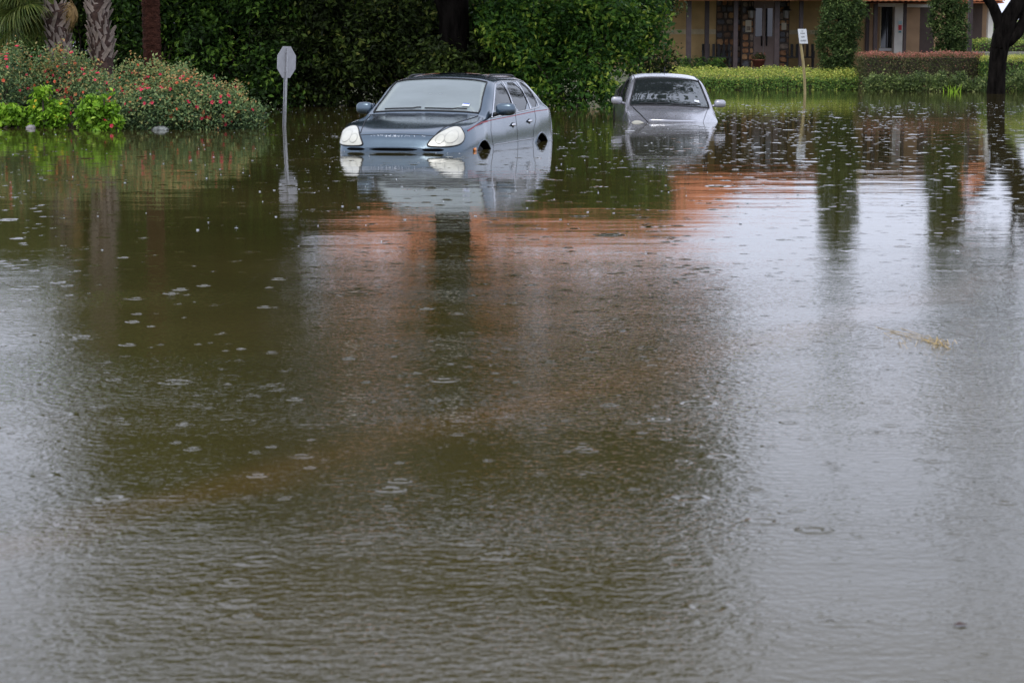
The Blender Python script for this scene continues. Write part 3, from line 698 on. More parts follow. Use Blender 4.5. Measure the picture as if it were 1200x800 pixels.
    p = S.top(0.05, 3.2, 0); line('antenna', [(p[0], p[1], p[2]), (p[0], p[1] + .03, p[2] + .12)], .012, 'rubber')
    g = MB(); g.box((-.74, 1.55, .6), (.74, 1.95, .90)); g.build('dashboard', M['darkint'], root, bevel=.05)
    g = MB(); g.box((-.8, 1.5, .25), (.8, 4.1, .36)); g.build('cabin_floor', M['darkint'], root)
    for sx in (.37, -.37):
        s_ = link('seat', None, root, (sx, 2.5, .36))
        g = MB(); g.box((-.24, -.25, 0), (.24, .26, .2)); g.build('seat_cushion', M['darkint'], s_, bevel=.05)
        g = MB(); g.box((-.23, .24, .16), (.23, .36, .7), Matrix.Rotation(-.2, 3, 'X')); g.build('seat_back', M['darkint'], s_, bevel=.05)
        g = MB(); g.box((-.12, .38, .72), (.12, .46, .88)); g.build('head_rest', M['darkint'], s_, bevel=.04)
    st = MB(); st.add([S.top(x, y, .004) for x, y in ((.50, 1.60), (.60, 1.585), (.595, 1.64), (.50, 1.65))], [(0, 1, 2, 3)]); st.build('registration_sticker', M['sticker'], root)
    return root
sedan()

# ------------------------------------------------------------------ signs
def stop_sign():
    b = P(333.3, 148.5); Y = b[1]; s = F / Y
    t = thing('stop_sign', 'bare metal back of an octagonal road sign on a leaning galvanised post', 'sign', (b[0], b[1], 0), (0, math.radians(2.4), math.radians(-8)))
    zt, zb_ = ZP(54.5, Y), ZP(91.5, Y)
    g = MB(); top = zt - .03
    prof = [(-.034, -.012), (-.024, -.012), (-.014, .02), (.014, .02), (.024, -.012), (.034, -.012), (.034, -.009), (.027, -.009), (.017, .024), (-.017, .024), (-.027, -.009), (-.034, -.009)]
    g.prism([(x, y) for x, y in prof], -.75, top, 'z'); g.build('post', M['galv'], t)
    cz = (zt + zb_) / 2; r = (zt - zb_) / 2 / math.cos(PI / 8)
    face = link('panel', None, t, (0, .032, cz)); face.rotation_euler = (0, 0, math.radians(68))
    oc = [(r * math.cos(PI / 8 + k * PI / 4), r * math.sin(PI / 8 + k * PI / 4)) for k in range(8)]
    g = MB(); g.prism(oc, -.002, .002, 'y'); g.build('panel_back', M['signback'], face)
    g = MB(); g.prism([(x * .985, y * .985) for x, y in oc], .003, .0035, 'y'); g.build('panel_face', M['red'], face)
    for z in (top - .08, cz - r * .55):
        g = MB(); g.ell((0, -.02, z), (.011, .012, .011), 8, 6); g.build('bolt', M['galv'], t, True)
stop_sign()

def stake_sign():
    b = P(943.3, 111); Y = b[1]; tp = W(938, 50, Y)
    t = thing('lot_sign', 'small white printed board on a leaning pine stake in front of the clipped hedge', 'sign', (b[0], b[1], 0))
    lean = (tp[0] - b[0]) / tp[2]
    pts = [(lean * z + .035 * math.sin(z * 1.9), 0, z) for z in np.linspace(-.6, tp[2] + .05, 12)]
    g = MB(); g.tube(pts, .045, 4); g.build('stake', M['stake'], t)
    z0, z1 = ZP(51.3, Y), ZP(34.2, Y); xa = XP(934, Y) - b[0]; xb = XP(944, Y) - b[0]; sk = XP(946.3, Y) - b[0] - xb
    c = [(xa + sk, z0), (xb + sk, z0), (xb, z1), (xa, z1)]
    g = MB(); g.prism(c, -.075, -.055, 'y'); bd = g.build('board', M['whitepaint'], t)
    g = MB()
    for row, (zt_, h, x0, x1) in enumerate([(.86, .06, .38, .62), (.70, .10, .25, .78), (.46, .11, .3, .72), (.20, .13, .18, .85)]):
        n = 7 if row else 3
        for k in range(n):
            u = x0 + (x1 - x0) * k / n; zz = z0 + (z1 - z0) * zt_; sh = sk * (1 - zt_); wd = (xb - xa) * (x1 - x0) / n * .72
            xx = xa + sh + (xb - xa) * u; g.box((xx, -.0775, zz - h / 2 * (z1 - z0)), (xx + wd, -.0755, zz + h / 2 * (z1 - z0) * random.uniform(.5, 1)))
    tag(g.build('print', M['ink'], bd), kind='stuff')
stake_sign()

# ------------------------------------------------------------------ trees
def limb_tree(mb, start, direc, length, rad, depth, out, bend=.35, split=(2, 3), shrink=.68):
    p = Vector(start); d = Vector(direc).normalized(); pts = [p.copy()]; rs = [rad]; n = 5
    for i in range(n):
        d = (d + Vector((R.normal() * bend * .35, R.normal() * bend * .35, R.normal() * bend * .2 + .05))).normalized()
        p = p + d * length / n; pts.append(p.copy()); rs.append(rad * (1 - .45 * (i + 1) / n))
    mb.tube(pts, rs, 8 if rad > .1 else 5, True)
    if depth == 0: out.append(tuple(p)); out.append(tuple(pts[3])); return
    for k in range(int(R.integers(split[0], split[1] + 1))):
        nd = (d + Vector((R.normal() * .75, R.normal() * .75, R.normal() * .4 + .12))).normalized()
        limb_tree(mb, p, nd, length * R.uniform(.6, .85), rs[-1] * .8, depth - 1, out, bend, split, shrink)

def oak():
    Y = 52.4; bx = XP(533, Y); base = (bx, Y, 0.1)
    t = thing('oak_tree', 'big dark trunked shade tree standing behind the bushes above the SUV roof', 'tree', base)
    g = MB(); tips = []
    g.tube([(0, 0, -.4), (0.05, 0, .8), (.02, 0, 1.2), (-.02, 0, 1.7), (-.02, 0, 2.1), (-.08, 0, 2.5), (-.05, 0, 3.4)], [.48, .37, .34, .37, .36, .42, .44], 16)
    for dx, dy, dz, L, r in [(-.95, .1, .75, 5.5, .3), (-.5, -.4, 1, 5.5, .28), (.5, .2, .9, 5.5, .28), (.85, -.2, .75, 4.5, .24), (0, .6, 1, 5, .26), (-.3, .5, .6, 5, .22)]:
        limb_tree(g, (-.05, 0, 3.1), (dx, dy, dz), L, r, 2, tips)
    g.build('trunk', M['bark'], t, True); g2 = MB()
    lobes = []
    for k in range(52):
        px = R.uniform(110, 800); mm = R.uniform(285, 750) - 40 * ((px - 460) / 350) ** 2; yy = Y + R.uniform(-4.5, 4.5)
        q = W(px, 62 - mm, yy); lobes.append((q[0], q[1], q[2] - 2.6, R.uniform(1.2, 2.2), R.uniform(1.3, 2.2), R.uniform(.7, 1.2)))
    for k in range(9):
        w = W(R.uniform(690, 815), 62 - R.uniform(350, 470), R.uniform(44, 50)); lobes.append((w[0], w[1], w[2] - 2.6, R.uniform(.9, 1.5), R.uniform(.9, 1.6), R.uniform(.4, .7)))
    for k in range(15):
        q = W(R.uniform(300, 430), 62 - R.uniform(240, 540), Y + R.uniform(-2, 3)); lobes.append((q[0], q[1], q[2] - 2.6, R.uniform(.8, 1.4), R.uniform(.8, 1.4), R.uniform(.6, 1.0)))
    for k in range(13):
        yy = R.uniform(42.2, 47); lobes.append((XP(R.uniform(700, 815), yy), yy, R.uniform(5.7, 7.6), R.uniform(.5, 1.0), R.uniform(.5, 1.0), R.uniform(.3, .5)))
    limb_tree(g2, (0, -.1, 3.2), (1.05, -1.0, .75), 7, .2, 2, tips); g2.build('limb', M['bark'], t, True)
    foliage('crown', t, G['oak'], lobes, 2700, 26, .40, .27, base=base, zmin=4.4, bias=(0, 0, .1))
oak()

def right_tree():
    b = P(1167, 110); Y = b[1]; s = F / Y
    t = thing('dark_tree', 'black wet tree trunk forking low over the water at the right edge', 'tree', (b[0], Y, 0))
    g = MB()
    def q(px, py, dy=0): w = W(px, py, Y + dy); return (w[0] - b[0], w[1] - Y, w[2])
    g.tube([(0, 0, -.7), q(1167, 108), q(1168, 90), q(1169.5, 70), q(1171.5, 55), q(1174, 44), q(1179, 30), q(1184, 18)], [.33, .30, .285, .285, .30, .32, .30, .27], 14)
    g.tube([q(1171, 58), q(1176, 36), q(1182, 22), q(1192, 6), q(1200, -10), q(1205, -45)], [.30, .30, .29, .27, .25, .2], 12)
    g.tube([q(1174, 46), q(1171, 26), q(1164, 8), q(1154, -6), q(1140, -22), q(1128, -50)], [.2, .19, .17, .15, .14, .1], 10)
    g.tube([q(1170, 54), q(1184, 47), q(1193, 38), q(1199, 26), q(1204, 12), q(1214, -12), q(1222, -40)], [.22, .2, .19, .17, .16, .14, .1], 10)
    tips = []
    for px, py, d in [(1205, -45, (.3, -.2, 1)), (1128, -50, (-.5, .2, .9)), (1222, -40, (.7, .1, .8)), (1200, -10, (-.2, -.4, 1))]:
        limb_tree(g, q(px, py), d, 2.6, .12, 1, tips)
    g.build('trunk', M['bark'], t, True)
    lobes = []
    for k in range(16):
        w = W(R.uniform(1130, 1420), R.uniform(-420, -180), Y + R.uniform(-3, 3)); lobes.append((w[0], w[1], w[2] - 2.3, R.uniform(.9, 1.7), R.uniform(.9, 1.7), R.uniform(.6, 1.1)))
    foliage('crown', t, G['oak'], lobes, 420, 24, .3, .22, base=(b[0], Y, 0), zmin=4, bias=(0, 0, .1))
right_tree()

def left_tree():
    Y = 58.0; b = (XP(215, Y), Y, 0.2)
    t = thing('broadleaf_tree', 'broadleaf tree rising behind the red brown palm trunk', 'tree', b)
    g = MB(); tips = []
    g.tube([(0, 0, -.3), (.05, 0, 2), (0, 0, 4)], [.25, .2, .18], 10)
    for d in ((-.6, 0, 1), (.4, .3, 1), (0, -.4, 1)): limb_tree(g, (0, 0, 3.6), d, 3, .13, 2, tips)
    g.build('trunk', M['bark'], t, True)
    lobes = []
    for k in range(38):
        w = W(R.uniform(95, 292), 62 - R.uniform(190, 660), Y + R.uniform(-1.5, 1.5)); lobes.append((w[0], w[1], w[2] - 2.3, R.uniform(.7, 1.2), R.uniform(.8, 1.4), R.uniform(.7, 1.2)))
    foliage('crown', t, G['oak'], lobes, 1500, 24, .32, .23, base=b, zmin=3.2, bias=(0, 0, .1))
left_tree()

def cypress(name, label, x0, x1, Y, top, group, mat='cyp'):
    zt = top; xa, xb = XP(x0, Y), XP(x1, Y); cx = (xa + xb) / 2; r = (xb - xa) / 2
    base = (cx, Y, float(gz(np.array(cx), np.array(Y))))
    t = thing('cypress', label, 'tree', base, group=group)
    g = MB(); g.tube([(0, 0, -.2), (0, 0, zt * .5), (0, 0, zt - base[2] - .3)], [.14, .09, .02], 8); g.build('trunk', M['bark'], t, True)
    lob = []
    n = int(zt / .42)
    for k in range(n):
        z = base[2] + .15 + (zt - base[2] - .3) * k / n; f = (k + .5) / n
        rr = r * (0.80 + .22 * math.sin(min(1, f * 2.2) * PI / 2)) * (1 - max(0, f - .55) ** 2 * 3.6) * R.uniform(.88, 1.1)
        a = R.uniform(0, 2 * PI); lob.append((cx + .14 * r * math.cos(a), Y + .14 * r * math.sin(a), z, rr * .88, rr * .88, .5))
    foliage('crown', t, G[mat], lob, int(85 * n), 16, .075, .13, .35, base=base, zmin=base[2] - .1, up=.9, fill=.1, bias=(0, -.3, .1))

# ------------------------------------------------------------------ building
def tiles(u0, u1, fn, ncourse, period=.21, amp=.035):
    """rows of barrel tiles: fn(u, v) gives a roof point; real relief, lower edge of each course proud"""
    nu = int((u1 - u0) / period) * 6 + 1; us = np.linspace(u0, u1, nu)
    wave = amp * np.abs(np.sin(PI * (us - u0) / period))
    V = []; Q = []; b = 0
    for c in range(ncourse):
        v0, v1 = c / ncourse, (c + 1) / ncourse
        for k, (v, lift) in enumerate(((v0, -.03), (v0, .03), (v1, .0))):
            for i, u in enumerate(us):
                p = fn(u, v); V.append((p[0], p[1], p[2] + (wave[i] + lift if not (k == 0 and c > 0) else wave[i] + lift)))
        for k in range(2):
            for i in range(nu - 1): a = b + k * nu + i; Q.append((a, a + 1, a + nu + 1, a + nu))
        b += 3 * nu
    return np.array(V), np.array(Q)
def building():
    YW = 84.0; base = (XP(880, YW), YW, .75)
    t = thing('restaurant_building', 'tan stucco building with terracotta tiled roof, brown porch posts and stone entry behind the hedges', 'building', base)
    o = np.array(base)
    def bx(mb, px0, px1, py0, py1, y0, y1, Yr=None):       # photo rows and columns at the depth of the front face
        Yr = Yr or y0
        xa, xb = XP(px0, Yr), XP(px1, Yr); za, zb = ZP(py1, Yr), ZP(py0, Yr)
        return mb.box((xa - o[0], y0 - o[1], za - o[2]), (xb - o[0], y1 - o[1], zb - o[2]))
    def one(name, mat, *a, bev=0.0, par=None): g = MB(); bx(g, *a); return g.build(name, M[mat], par or t, bevel=bev)
    # walls
    one('wall', 'stucco', 272, 839, -14, 86, YW, YW + .4)
    one('wall', 'stucco', 924, 1016, -14, 86, YW, YW + .4)
    one('wall', 'stucco2', 1012, 1063, -14, 86, YW - .02, YW + .4)
    one('wall', 'stucco2', 1061, 1077, -14, 86, YW - .06, YW + .4)
    one('wall', 'stucco3', 1076, 1094, -14, 86, YW - .03, YW + .4)
    one('wall', 'stucco2', 1094, 1158, -14, 60, YW + 4, YW + 4.4)
    one('wall', 'stucco3', 1136, 1150, -14, 60, YW + 3.95, YW + 4.1)
    one('trim_band', 'trim', 700, 838.5, 34.5, 40.5, YW - .06, YW - .002)
    one('trim_band', 'trim', 924.5, 962, 35.5, 40.5, YW - .06, YW - .002)
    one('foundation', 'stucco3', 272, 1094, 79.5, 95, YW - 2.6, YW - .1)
    # stone work: mortar bed with separate stones
    def stonework(px0, px1, y0, seed):
        w = one('stone_wall', 'mortar', px0, px1, -14, 86, y0, YW + .4)
        rr = random.Random(seed); xa, xb = XP(px0, y0) - o[0], XP(px1, y0) - o[0]; z = ZP(80, y0) - o[2]; zt = ZP(-12, y0) - o[2]
        protos = []
        while z < zt:
            h = rr.uniform(.17, .3); x = xa
            while x < xb - .05:
                wd = min(rr.uniform(.16, .36), xb - x)
                if xb - (x + wd) < .1: wd = xb - x
                g = MB(); n = rr.randint(6, 8); cx, cz = x + wd / 2, z + h / 2
                poly = [(cx + (wd / 2 - .012) * math.copysign(abs(math.cos(a)) ** .55, math.cos(a)) * rr.uniform(.86, 1), cz + (h / 2 - .012) * math.copysign(abs(math.sin(a)) ** .55, math.sin(a)) * rr.uniform(.86, 1)) for a in [2 * PI * k / n + rr.uniform(-.15, .15) for k in range(n)]]
                yb = y0 - o[1]; d = rr.uniform(.03, .07)
                n_ = len(poly); V = [(p[0], yb - .002, p[1]) for p in poly] + [(cx + (p[0] - cx) * .84, yb - d, cz + (p[1] - cz) * .84) for p in poly]
                g.add(V, [tuple(range(n_, 2 * n_))[::-1]] + [(i, (i + 1) % n_, n_ + (i + 1) % n_, n_ + i) for i in range(n_)])
                g.build('stone', M['stone%d' % rr.choice([0, 0, 1, 1, 2, 2, 3, 4])], w)
                x += wd
            z += h
    stonework(839, 869.5, YW - .10, 1); stonework(869, 883, YW - .7, 2); stonework(912.5, 924.5, YW - .7, 3)
    # entry doors
    one('door_header', 'door', 882.5, 913, -14, 5, YW - .12, YW + .2)
    one('transom_panel', 'door', 906.5, 913, 5, 80, YW - .05, YW + .2)
    for x0, x1, hx in ((883, 894.4, 892.6), (894.9, 906.5, 898.4)):
        d = one('door', 'door', x0, x1, 5, 80, YW - .10, YW + .05)
        f = one('door_glass', 'dglass', x0 + 1.8, x1 - 1.8, 10, 43, YW - .125, YW - .102, par=d)
        one('kick_panel', 'door', x0 + 1.6, x1 - 1.6, 50, 77, YW - .118, YW - .102, par=d)
        g = MB(); w = lambda px, py, dy: tuple(np.array(W(px, py, YW - .1 + dy)) - o)
        g.tube([w(hx, 43, 0), w(hx, 43, -.12), w(hx, 48, -.14), w(hx, 53.5, -.12), w(hx, 53.5, 0)], .03, 6); g.build('pull_handle', M['iron'], d, True)
    # porch posts
    for px, wd, dy in ((807, 6, -2.2), (828.3, 5, -1.0), (862, 5, -2.2), (910.3, 6, -2.2), (938.5, 4.6, -2.2), (1016.2, 4.2, -1.2), (1025.5, 4.6, -1.8), (1060, 3.4, -1.8), (1136.5, 4.6, -1.0)):
        one('porch_post', 'brownpost', px - wd / 2, px + wd / 2, -8, 86, YW + dy, YW + dy + .2, bev=.012)
    # right bay: glass door, white column, beams
    fr = one('window', 'dglass', 1031.5, 1045.5, 8.5, 56.5, YW - .05, YW - .03)
    for a in ((1030.6, 1031.8), (1038, 1039), (1045, 1046.6)): one('window_frame', 'iron' if a[0] == 1038 else 'trim', a[0], a[1], 8, 58, YW - .09, YW - .028, par=fr)
    one('sill', 'beam', 1030, 1046, 56.8, 60, YW - .12, YW - .028, par=fr)
    co = one('white_column', 'column', 1047.6, 1057.4, 3, 84, YW - .6, YW - .1, bev=.01)
    for a, mt in (((1052.2, 1056, 25, 28.8), 'cyan'), ((1052.2, 1056, 29.8, 35.5), 'red'), ((1052.6, 1055.6, 36.6, 38.6), 'teal')):
        one('notice', mt, *a, YW - .63, YW - .605, par=co)
    one('beam', 'beam', 1026.5, 1048, 4.2, 8.2, YW - .7, YW - .5); one('beam', 'beam', 1061.8, 1092, 5, 8.8, YW - .7, YW - .5); one('beam', 'beam', 1014.5, 1017.8, 3.6, 7, YW - .7, YW - .5)
    one('white_post', 'column', 1157, 1163, 8, 60, YW + 3, YW + 3.3)
    # posted notices on the piers
    for a in ((873.2, 880, 24, 37.8), (915.4, 921, 27, 35.3)):
        n_ = one('notice', 'paper', *a, YW - .80, YW - .775)
        if a[0] < 900: one('notice_photo', 'stone4', 874.3, 879, 31, 36, YW - .806, YW - .802, par=n_)
    # lanterns
    for px in (880.5, 921.5):
        l = link('wall_lantern', None, t, tuple(np.array(W(px, 12, YW - .95)) - o))
        g = MB(); g.lathe([(.001, .16), (.05, .12), (.20, .0), (.20, -.02), (.13, -.03)], n=8); g.tube([(0, .25, .25), (0, .12, .28), (0, 0, .16)], .02, 6); g.build('lantern_cap', M['iron'], l)
        g = MB(); g.lathe([(.13, -.03), (.10, -.30), (.001, -.31)], n=6); g.build('lantern_glass', M['lampglass'], l)
    # ceilings under the eaves
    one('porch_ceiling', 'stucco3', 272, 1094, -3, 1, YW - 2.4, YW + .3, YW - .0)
    # roofs
    def roof(px0, px1, ye, zeave, yr, zr, hipL, hipR, nm='roof'):
        xa, xb = XP(px0, ye), XP(px1, ye)
        fn = lambda u, v: (min(max(xa + u, xa + hipL * v), xb - hipR * v) - o[0], ye + (yr - ye) * v - o[1], zeave + (zr - zeave) * v - o[2])
        V, Q = tiles(0, xb - xa, fn, max(6, int((yr - ye) / .42)))
        ro = link(nm, rawmesh(nm, V, Q, M['tile'])  , t); tag(ro, kind='stuff')
        g = MB(); c = [(xa, ye, zeave), (xb, ye, zeave), (xb - hipR, yr, zr), (xa + hipL, yr, zr)]
        bk = [(xb - hipR * .9, 2 * yr - ye, zeave), (xa + hipL * .1, 2 * yr - ye, zeave)]
        P_ = [tuple(np.array(p) - o - np.array([0, 0, .09])) for p in c + bk]
        g.add(P_, [(0, 1, 2, 3), (3, 2, 4, 5), (0, 3, 5), (1, 4, 2)]); g.build('roof_deck', M['tile'], t)
        g = MB(); g.tube([tuple(np.array(c[3]) - o), tuple(np.array(c[2]) - o)], .12, 8); g.build('ridge_tile', M['tile'], t)
    roof(280, 885, YW - 1.0, 3.75, YW + 8, 7.4, 2.2, 3.2)
    roof(780, 985, YW - 2.9, ZP(-2.2, YW - 2.9), YW + 2.2, 4.1, 3.0, 1.0)
    roof(985, 1098, YW - 2.6, ZP(1.2, YW - 2.6), YW + 1.0, ZP(1.2, YW - 2.6) + .16, .6, .4)
    roof(1128, 1176, YW + 2.2, ZP(1.2, YW + 2.2), YW + 5, 4.2, .4, .4)
    return t
building()
def bench(label, px, Y, flip):
    b = W(px, 78, Y); t = thing('porch_bench', label, 'bench', (b[0], Y, .75), group='benches on the porch')
    g = MB(); g.box((-.55, -.2, .38), (.55, .22, .44)); g.build('seat', M['iron'], t)
    for k in range(6):
        g = MB(); g.box((-.53 + k * .2, .2, .44), (-.43 + k * .2, .24, .92)); g.build('back_slat', M['iron'], t)
    for x in (-.52, .48):
        for y in (-.18, .18):
            g = MB(); g.box((x, y, 0), (x + .05, y + .04, .38)); g.build('leg', M['iron'], t)
    for x in (-.55, .51):
        g = MB(); g.box((x, -.2, .60), (x + .04, .22, .66)); g.box((x, -.2, .44), (x + .04, -.16, .60)); g.build('arm_rest', M['iron'], t)
bench('black porch bench left of the stone entry', 839, 83.3, 1)
bench('black porch bench right of the stone entry', 937, 83.2, -1)
b = W(889, 78, 82.6); t = thing('flower_pot', 'low terracotta flower pot at the foot of the entry doors', 'pot', (b[0], 82.6, .75))
g = MB(); g.lathe([(.001, 0), (.16, 0), (.25, .28), (.27, .28), (.27, .33), (.22, .33), (.20, .26), (.001, .26)], n=14); g.build('pot', M['terra_pot'], t, True)
foliage('plant', t, G['redtip'], [(b[0], 82.6, 1.15, .25, .25, .16)], 24, 12, .05, .1, base=(b[0], 82.6, .75), tip=.6)

cypress('cypress', 'dark columnar cypress left of the glazed bay and the red tipped hedge', 957, 1012, 79.5, 7.3, 'columnar cypresses')
cypress('cypress', 'dark columnar cypress right of the glazed bay, nearest the forked tree', 1087, 1135, 79.8, 7.1, 'columnar cypresses')
cypress('cypress', 'columnar cypress beyond the dense bushes, at the left end of the tiled roof', 306, 345, 76, 6.4, 'columnar cypresses')

# ------------------------------------------------------------------ hedges and shrubs
def hedge(label, mat, px0, px1, Y0, depth, ytop, zbase, leaf=.075, dens_=420, topcol=.35, group='clipped hedges', name='clipped_hedge', round_=.12, waver=.05, slope=0.0):
    xa, xb = XP(px0, Y0), XP(px1, Y0); zt = ZP(ytop, Y0); H = zt - zbase; base = ((xa + xb) / 2, Y0, zbase)
    t = thing(name, label, 'hedge', base, group=group)
    Lx = xb - xa; areas = [Lx * H, Lx * depth, depth * H, depth * H]; tot = sum(areas); n = int(tot * dens_)
    k = R.choice(4, n, p=np.array(areas) / tot); u = R.random(n); v = R.random(n)
    p = np.zeros((n, 3)); nr = np.zeros((n, 3))
    f = k == 0; p[f] = np.stack([xa + u[f] * Lx, np.full(f.sum(), Y0), zbase + v[f] * H], 1); nr[f] = (0, -1, .25)
    f = k == 1; p[f] = np.stack([xa + u[f] * Lx, Y0 + v[f] * depth, np.full(f.sum(), zt)], 1); nr[f] = (0, 0, 1)
    f = k == 2; p[f] = np.stack([np.full(f.sum(), xa), Y0 + u[f] * depth, zbase + v[f] * H], 1); nr[f] = (-1, 0, .2)
    f = k == 3; p[f] = np.stack([np.full(f.sum(), xb), Y0 + u[f] * depth, zbase + v[f] * H], 1); nr[f] = (1, 0, .2)
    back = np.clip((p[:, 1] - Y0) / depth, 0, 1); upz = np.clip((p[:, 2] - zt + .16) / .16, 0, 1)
    p[:, 2] = zbase + (p[:, 2] - zbase) * (H - slope * (1 - back) ** 1.3) / H
    top = upz * (round_ > 0); frt = np.clip(1 - (p[:, 1] - Y0) / round_, 0, 1)
    p[:, 1] += top * frt * round_ * .5; p[:, 2] -= top * frt * round_ * .35
    p[:, 2] += waver * (np.sin(p[:, 0] * 2.1) * .5 + np.sin(p[:, 0] * 5.3 + 1) * .4) * np.clip((p[:, 2] - zbase) / H, 0, 1)
    cl = np.sin(p[:, 0] * 9 + 3 * np.sin(p[:, 2] * 7)) * np.sin(p[:, 2] * 11 + p[:, 1] * 8)
    p += R.normal(size=p.shape) * .035 - nr * (R.random(n) ** 2 * .16 + .03 * (cl < -.3))[:, None]
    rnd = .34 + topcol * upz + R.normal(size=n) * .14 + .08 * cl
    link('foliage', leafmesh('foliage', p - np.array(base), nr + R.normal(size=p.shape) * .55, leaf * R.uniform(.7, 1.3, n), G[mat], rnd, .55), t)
    g = MB(); ins = .16
    g.box((xa + ins - base[0], ins + .05, -.3), (xb - ins - base[0], depth - .05, H - ins - slope * .8)); g.build('branches', M['twig'], t, bevel=.05)
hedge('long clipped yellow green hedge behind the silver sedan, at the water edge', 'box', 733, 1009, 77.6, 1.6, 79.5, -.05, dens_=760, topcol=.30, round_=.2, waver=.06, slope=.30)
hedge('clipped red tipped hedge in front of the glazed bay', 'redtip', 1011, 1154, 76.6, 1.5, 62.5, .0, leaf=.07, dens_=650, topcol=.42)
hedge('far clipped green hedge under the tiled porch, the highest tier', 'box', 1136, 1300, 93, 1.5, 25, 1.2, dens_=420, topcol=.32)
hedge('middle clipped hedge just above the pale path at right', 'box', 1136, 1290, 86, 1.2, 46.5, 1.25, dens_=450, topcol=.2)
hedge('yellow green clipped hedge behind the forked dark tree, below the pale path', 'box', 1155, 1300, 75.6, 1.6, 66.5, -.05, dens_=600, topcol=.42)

def shrub(name, label, mat, lobes, base, nclump, per, spread, leaf, group=None, cat='bush', stems=True, aspect=.5, nst=7, **kw):
    t = thing(name, label, cat, base, group=group)
    if stems:
        g = MB()
        for l in lobes[:nst]:
            st = Vector((base[0] + R.normal() * .1, base[1] + R.normal() * .1, min(base[2], -.1))); en = Vector((l[0], l[1], l[2] + l[5] * .3)); mid = st.lerp(en, .5) + Vector((R.normal() * .1, 0, 0))
            g.tube([tuple(st - Vector(base)), tuple(mid - Vector(base)), tuple(en - Vector(base))], [.03, .022, .01], 5)
        g.build('stems', M['twig'], t, True)
    foliage('foliage', t, G[mat], lobes, nclump, per, spread, leaf, aspect, base=base, **kw)
    return t
def mass(px0, px1, Y, ztop, n, r=(.6, 1.1), z0=0.0, ydep=1.2, yfr=.3):
    out = []
    for k in range(n):
        px = px0 + (px1 - px0) * R.random(); z = z0 + (ztop - z0) * R.random() ** .85
        out.append((XP(px, Y), Y + R.uniform(-yfr, ydep) + z * .1, z, R.uniform(*r), R.uniform(*r) * .8, R.uniform(*r) * .75))
    return out
bank = 'dense bushes along the far bank'
for px0, px1, Y, zt, mt, lab in [
    (-60, 60, 54, 4.4, 'bank', 'dense dark bush behind the leftmost palm, at the left edge'),
    (30, 150, 55, 4.3, 'dull', 'dense dark bush behind the two palms with crossed bark'),
    (130, 250, 54, 4.2, 'bank', 'dense dark bush beside the red brown palm trunk'),
    (225, 335, 53.5, 4.4, 'bank', 'dense dark green bush left of the road sign post'),
    (320, 430, 54, 4.4, 'dull', 'dense bush just right of the road sign, above the SUV mirror'),
    (415, 535, 54.3, 4.3, 'dull', 'dense bush behind the SUV windshield, left of the thick dark trunk'),
    (520, 640, 53.2, 4.3, 'bank', 'dense green bush above the rear of the SUV, right of the thick dark trunk')]:
    tall = 2.0 if px1 < 340 else 0.0
    lb = mass(px0, px1, Y, zt - 1.75 + tall, 46 + int(22 * tall), (.36, .8), 0, 2.2, .9); cx = XP((px0 + px1) / 2, Y)
    lb = [l for l in lb if not (abs(l[0] - XP(533, 52.4)) < .85 and l[2] > 1.1 and l[1] < 53.6 + .5)]
    if 'windshield' in lab: lb += [(XP(px_, 51.8), 51.8, z_, r_, .3, r_) for px_, z_, r_ in ((500, .5, .45), (520, .9, .4), (512, 1.35, .3), (545, .75, .4), (560, 1.2, .4), (533, .4, .4))]
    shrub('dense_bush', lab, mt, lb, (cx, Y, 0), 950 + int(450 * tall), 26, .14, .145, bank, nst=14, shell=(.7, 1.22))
lb = mass(590, 735, 51.5, 2.35, 38, (.36, .8)) + mass(690, 768, 52.5, 2.6, 12, (.38, .6), 1.0)
shrub('dense_bush', 'bright green leafy bush between the SUV and the silver sedan', 'bright', lb, (XP(680, 51.5), 51.5, 0), 900, 26, .14, .14, bank, shell=(.7, 1.25))
lb = mass(728, 788, 56.5, 2.7, 12, (.25, .5), .4)
shrub('sapling', 'thin grey green sapling in front of the tan wall, right of the bright bush', 'dull', lb, (XP(752, 56.5), 56.5, 0), 230, 15, .13, .11, None, 'shrub')

# low planting by the building
lb = mass(790, 850, 80.3, .95, 12, (.3, .5), .6); shrub('foundation_shrub', 'low dark shrub against the porch, behind the long hedge', 'bank', [(l[0], l[1], l[2], l[3], l[4], .22) for l in lb], (XP(820, 80.3), 80.3, .5), 170, 14, .08, .1, None, 'shrub', stems=False, zmin=.3)
low = 'low green shrubs at the water edge'
for px0, px1, Y, zt, n, mt, lab in [(1012, 1038, 75.2, .42, 7, 'low', 'small round dark green shrub at the left foot of the red tipped hedge'),
                                (1042, 1072, 74.8, .35, 8, 'low', 'low green shrub under the middle of the red tipped hedge'),
                                (1068, 1100, 75.0, .55, 9, 'low', 'taller bright low shrub below the white column'),
                                (1095, 1130, 75.0, .5, 9, 'low', 'low shrub below the right cypress'),
                                (1122, 1158, 74.4, .45, 9, 'low', 'low spreading shrub touching the forked dark trunk'),
                                (1178, 1235, 74.6, .55, 10, 'low', 'low green shrub right of the forked dark trunk')]:
    lb = mass(px0 + 5, px1 - 5, Y, zt, n, (.22, .36), .05, .5)
    shrub('low_shrub', lab, mt, lb, (XP((px0 + px1) / 2, Y), Y, 0), 90, 16, .07, .095, low, 'shrub', stems=False, zmin=-.08)
lb = [(XP(p, 73.6), 73.6, .05, .18, .14, .1) for p in (1113, 1117, 1121)]
t = thing('iris_clump', 'tuft of lime green blades standing in the water below the low shrubs', 'plant', (XP(1117, 73.6), 73.6, 0))
g = MB()
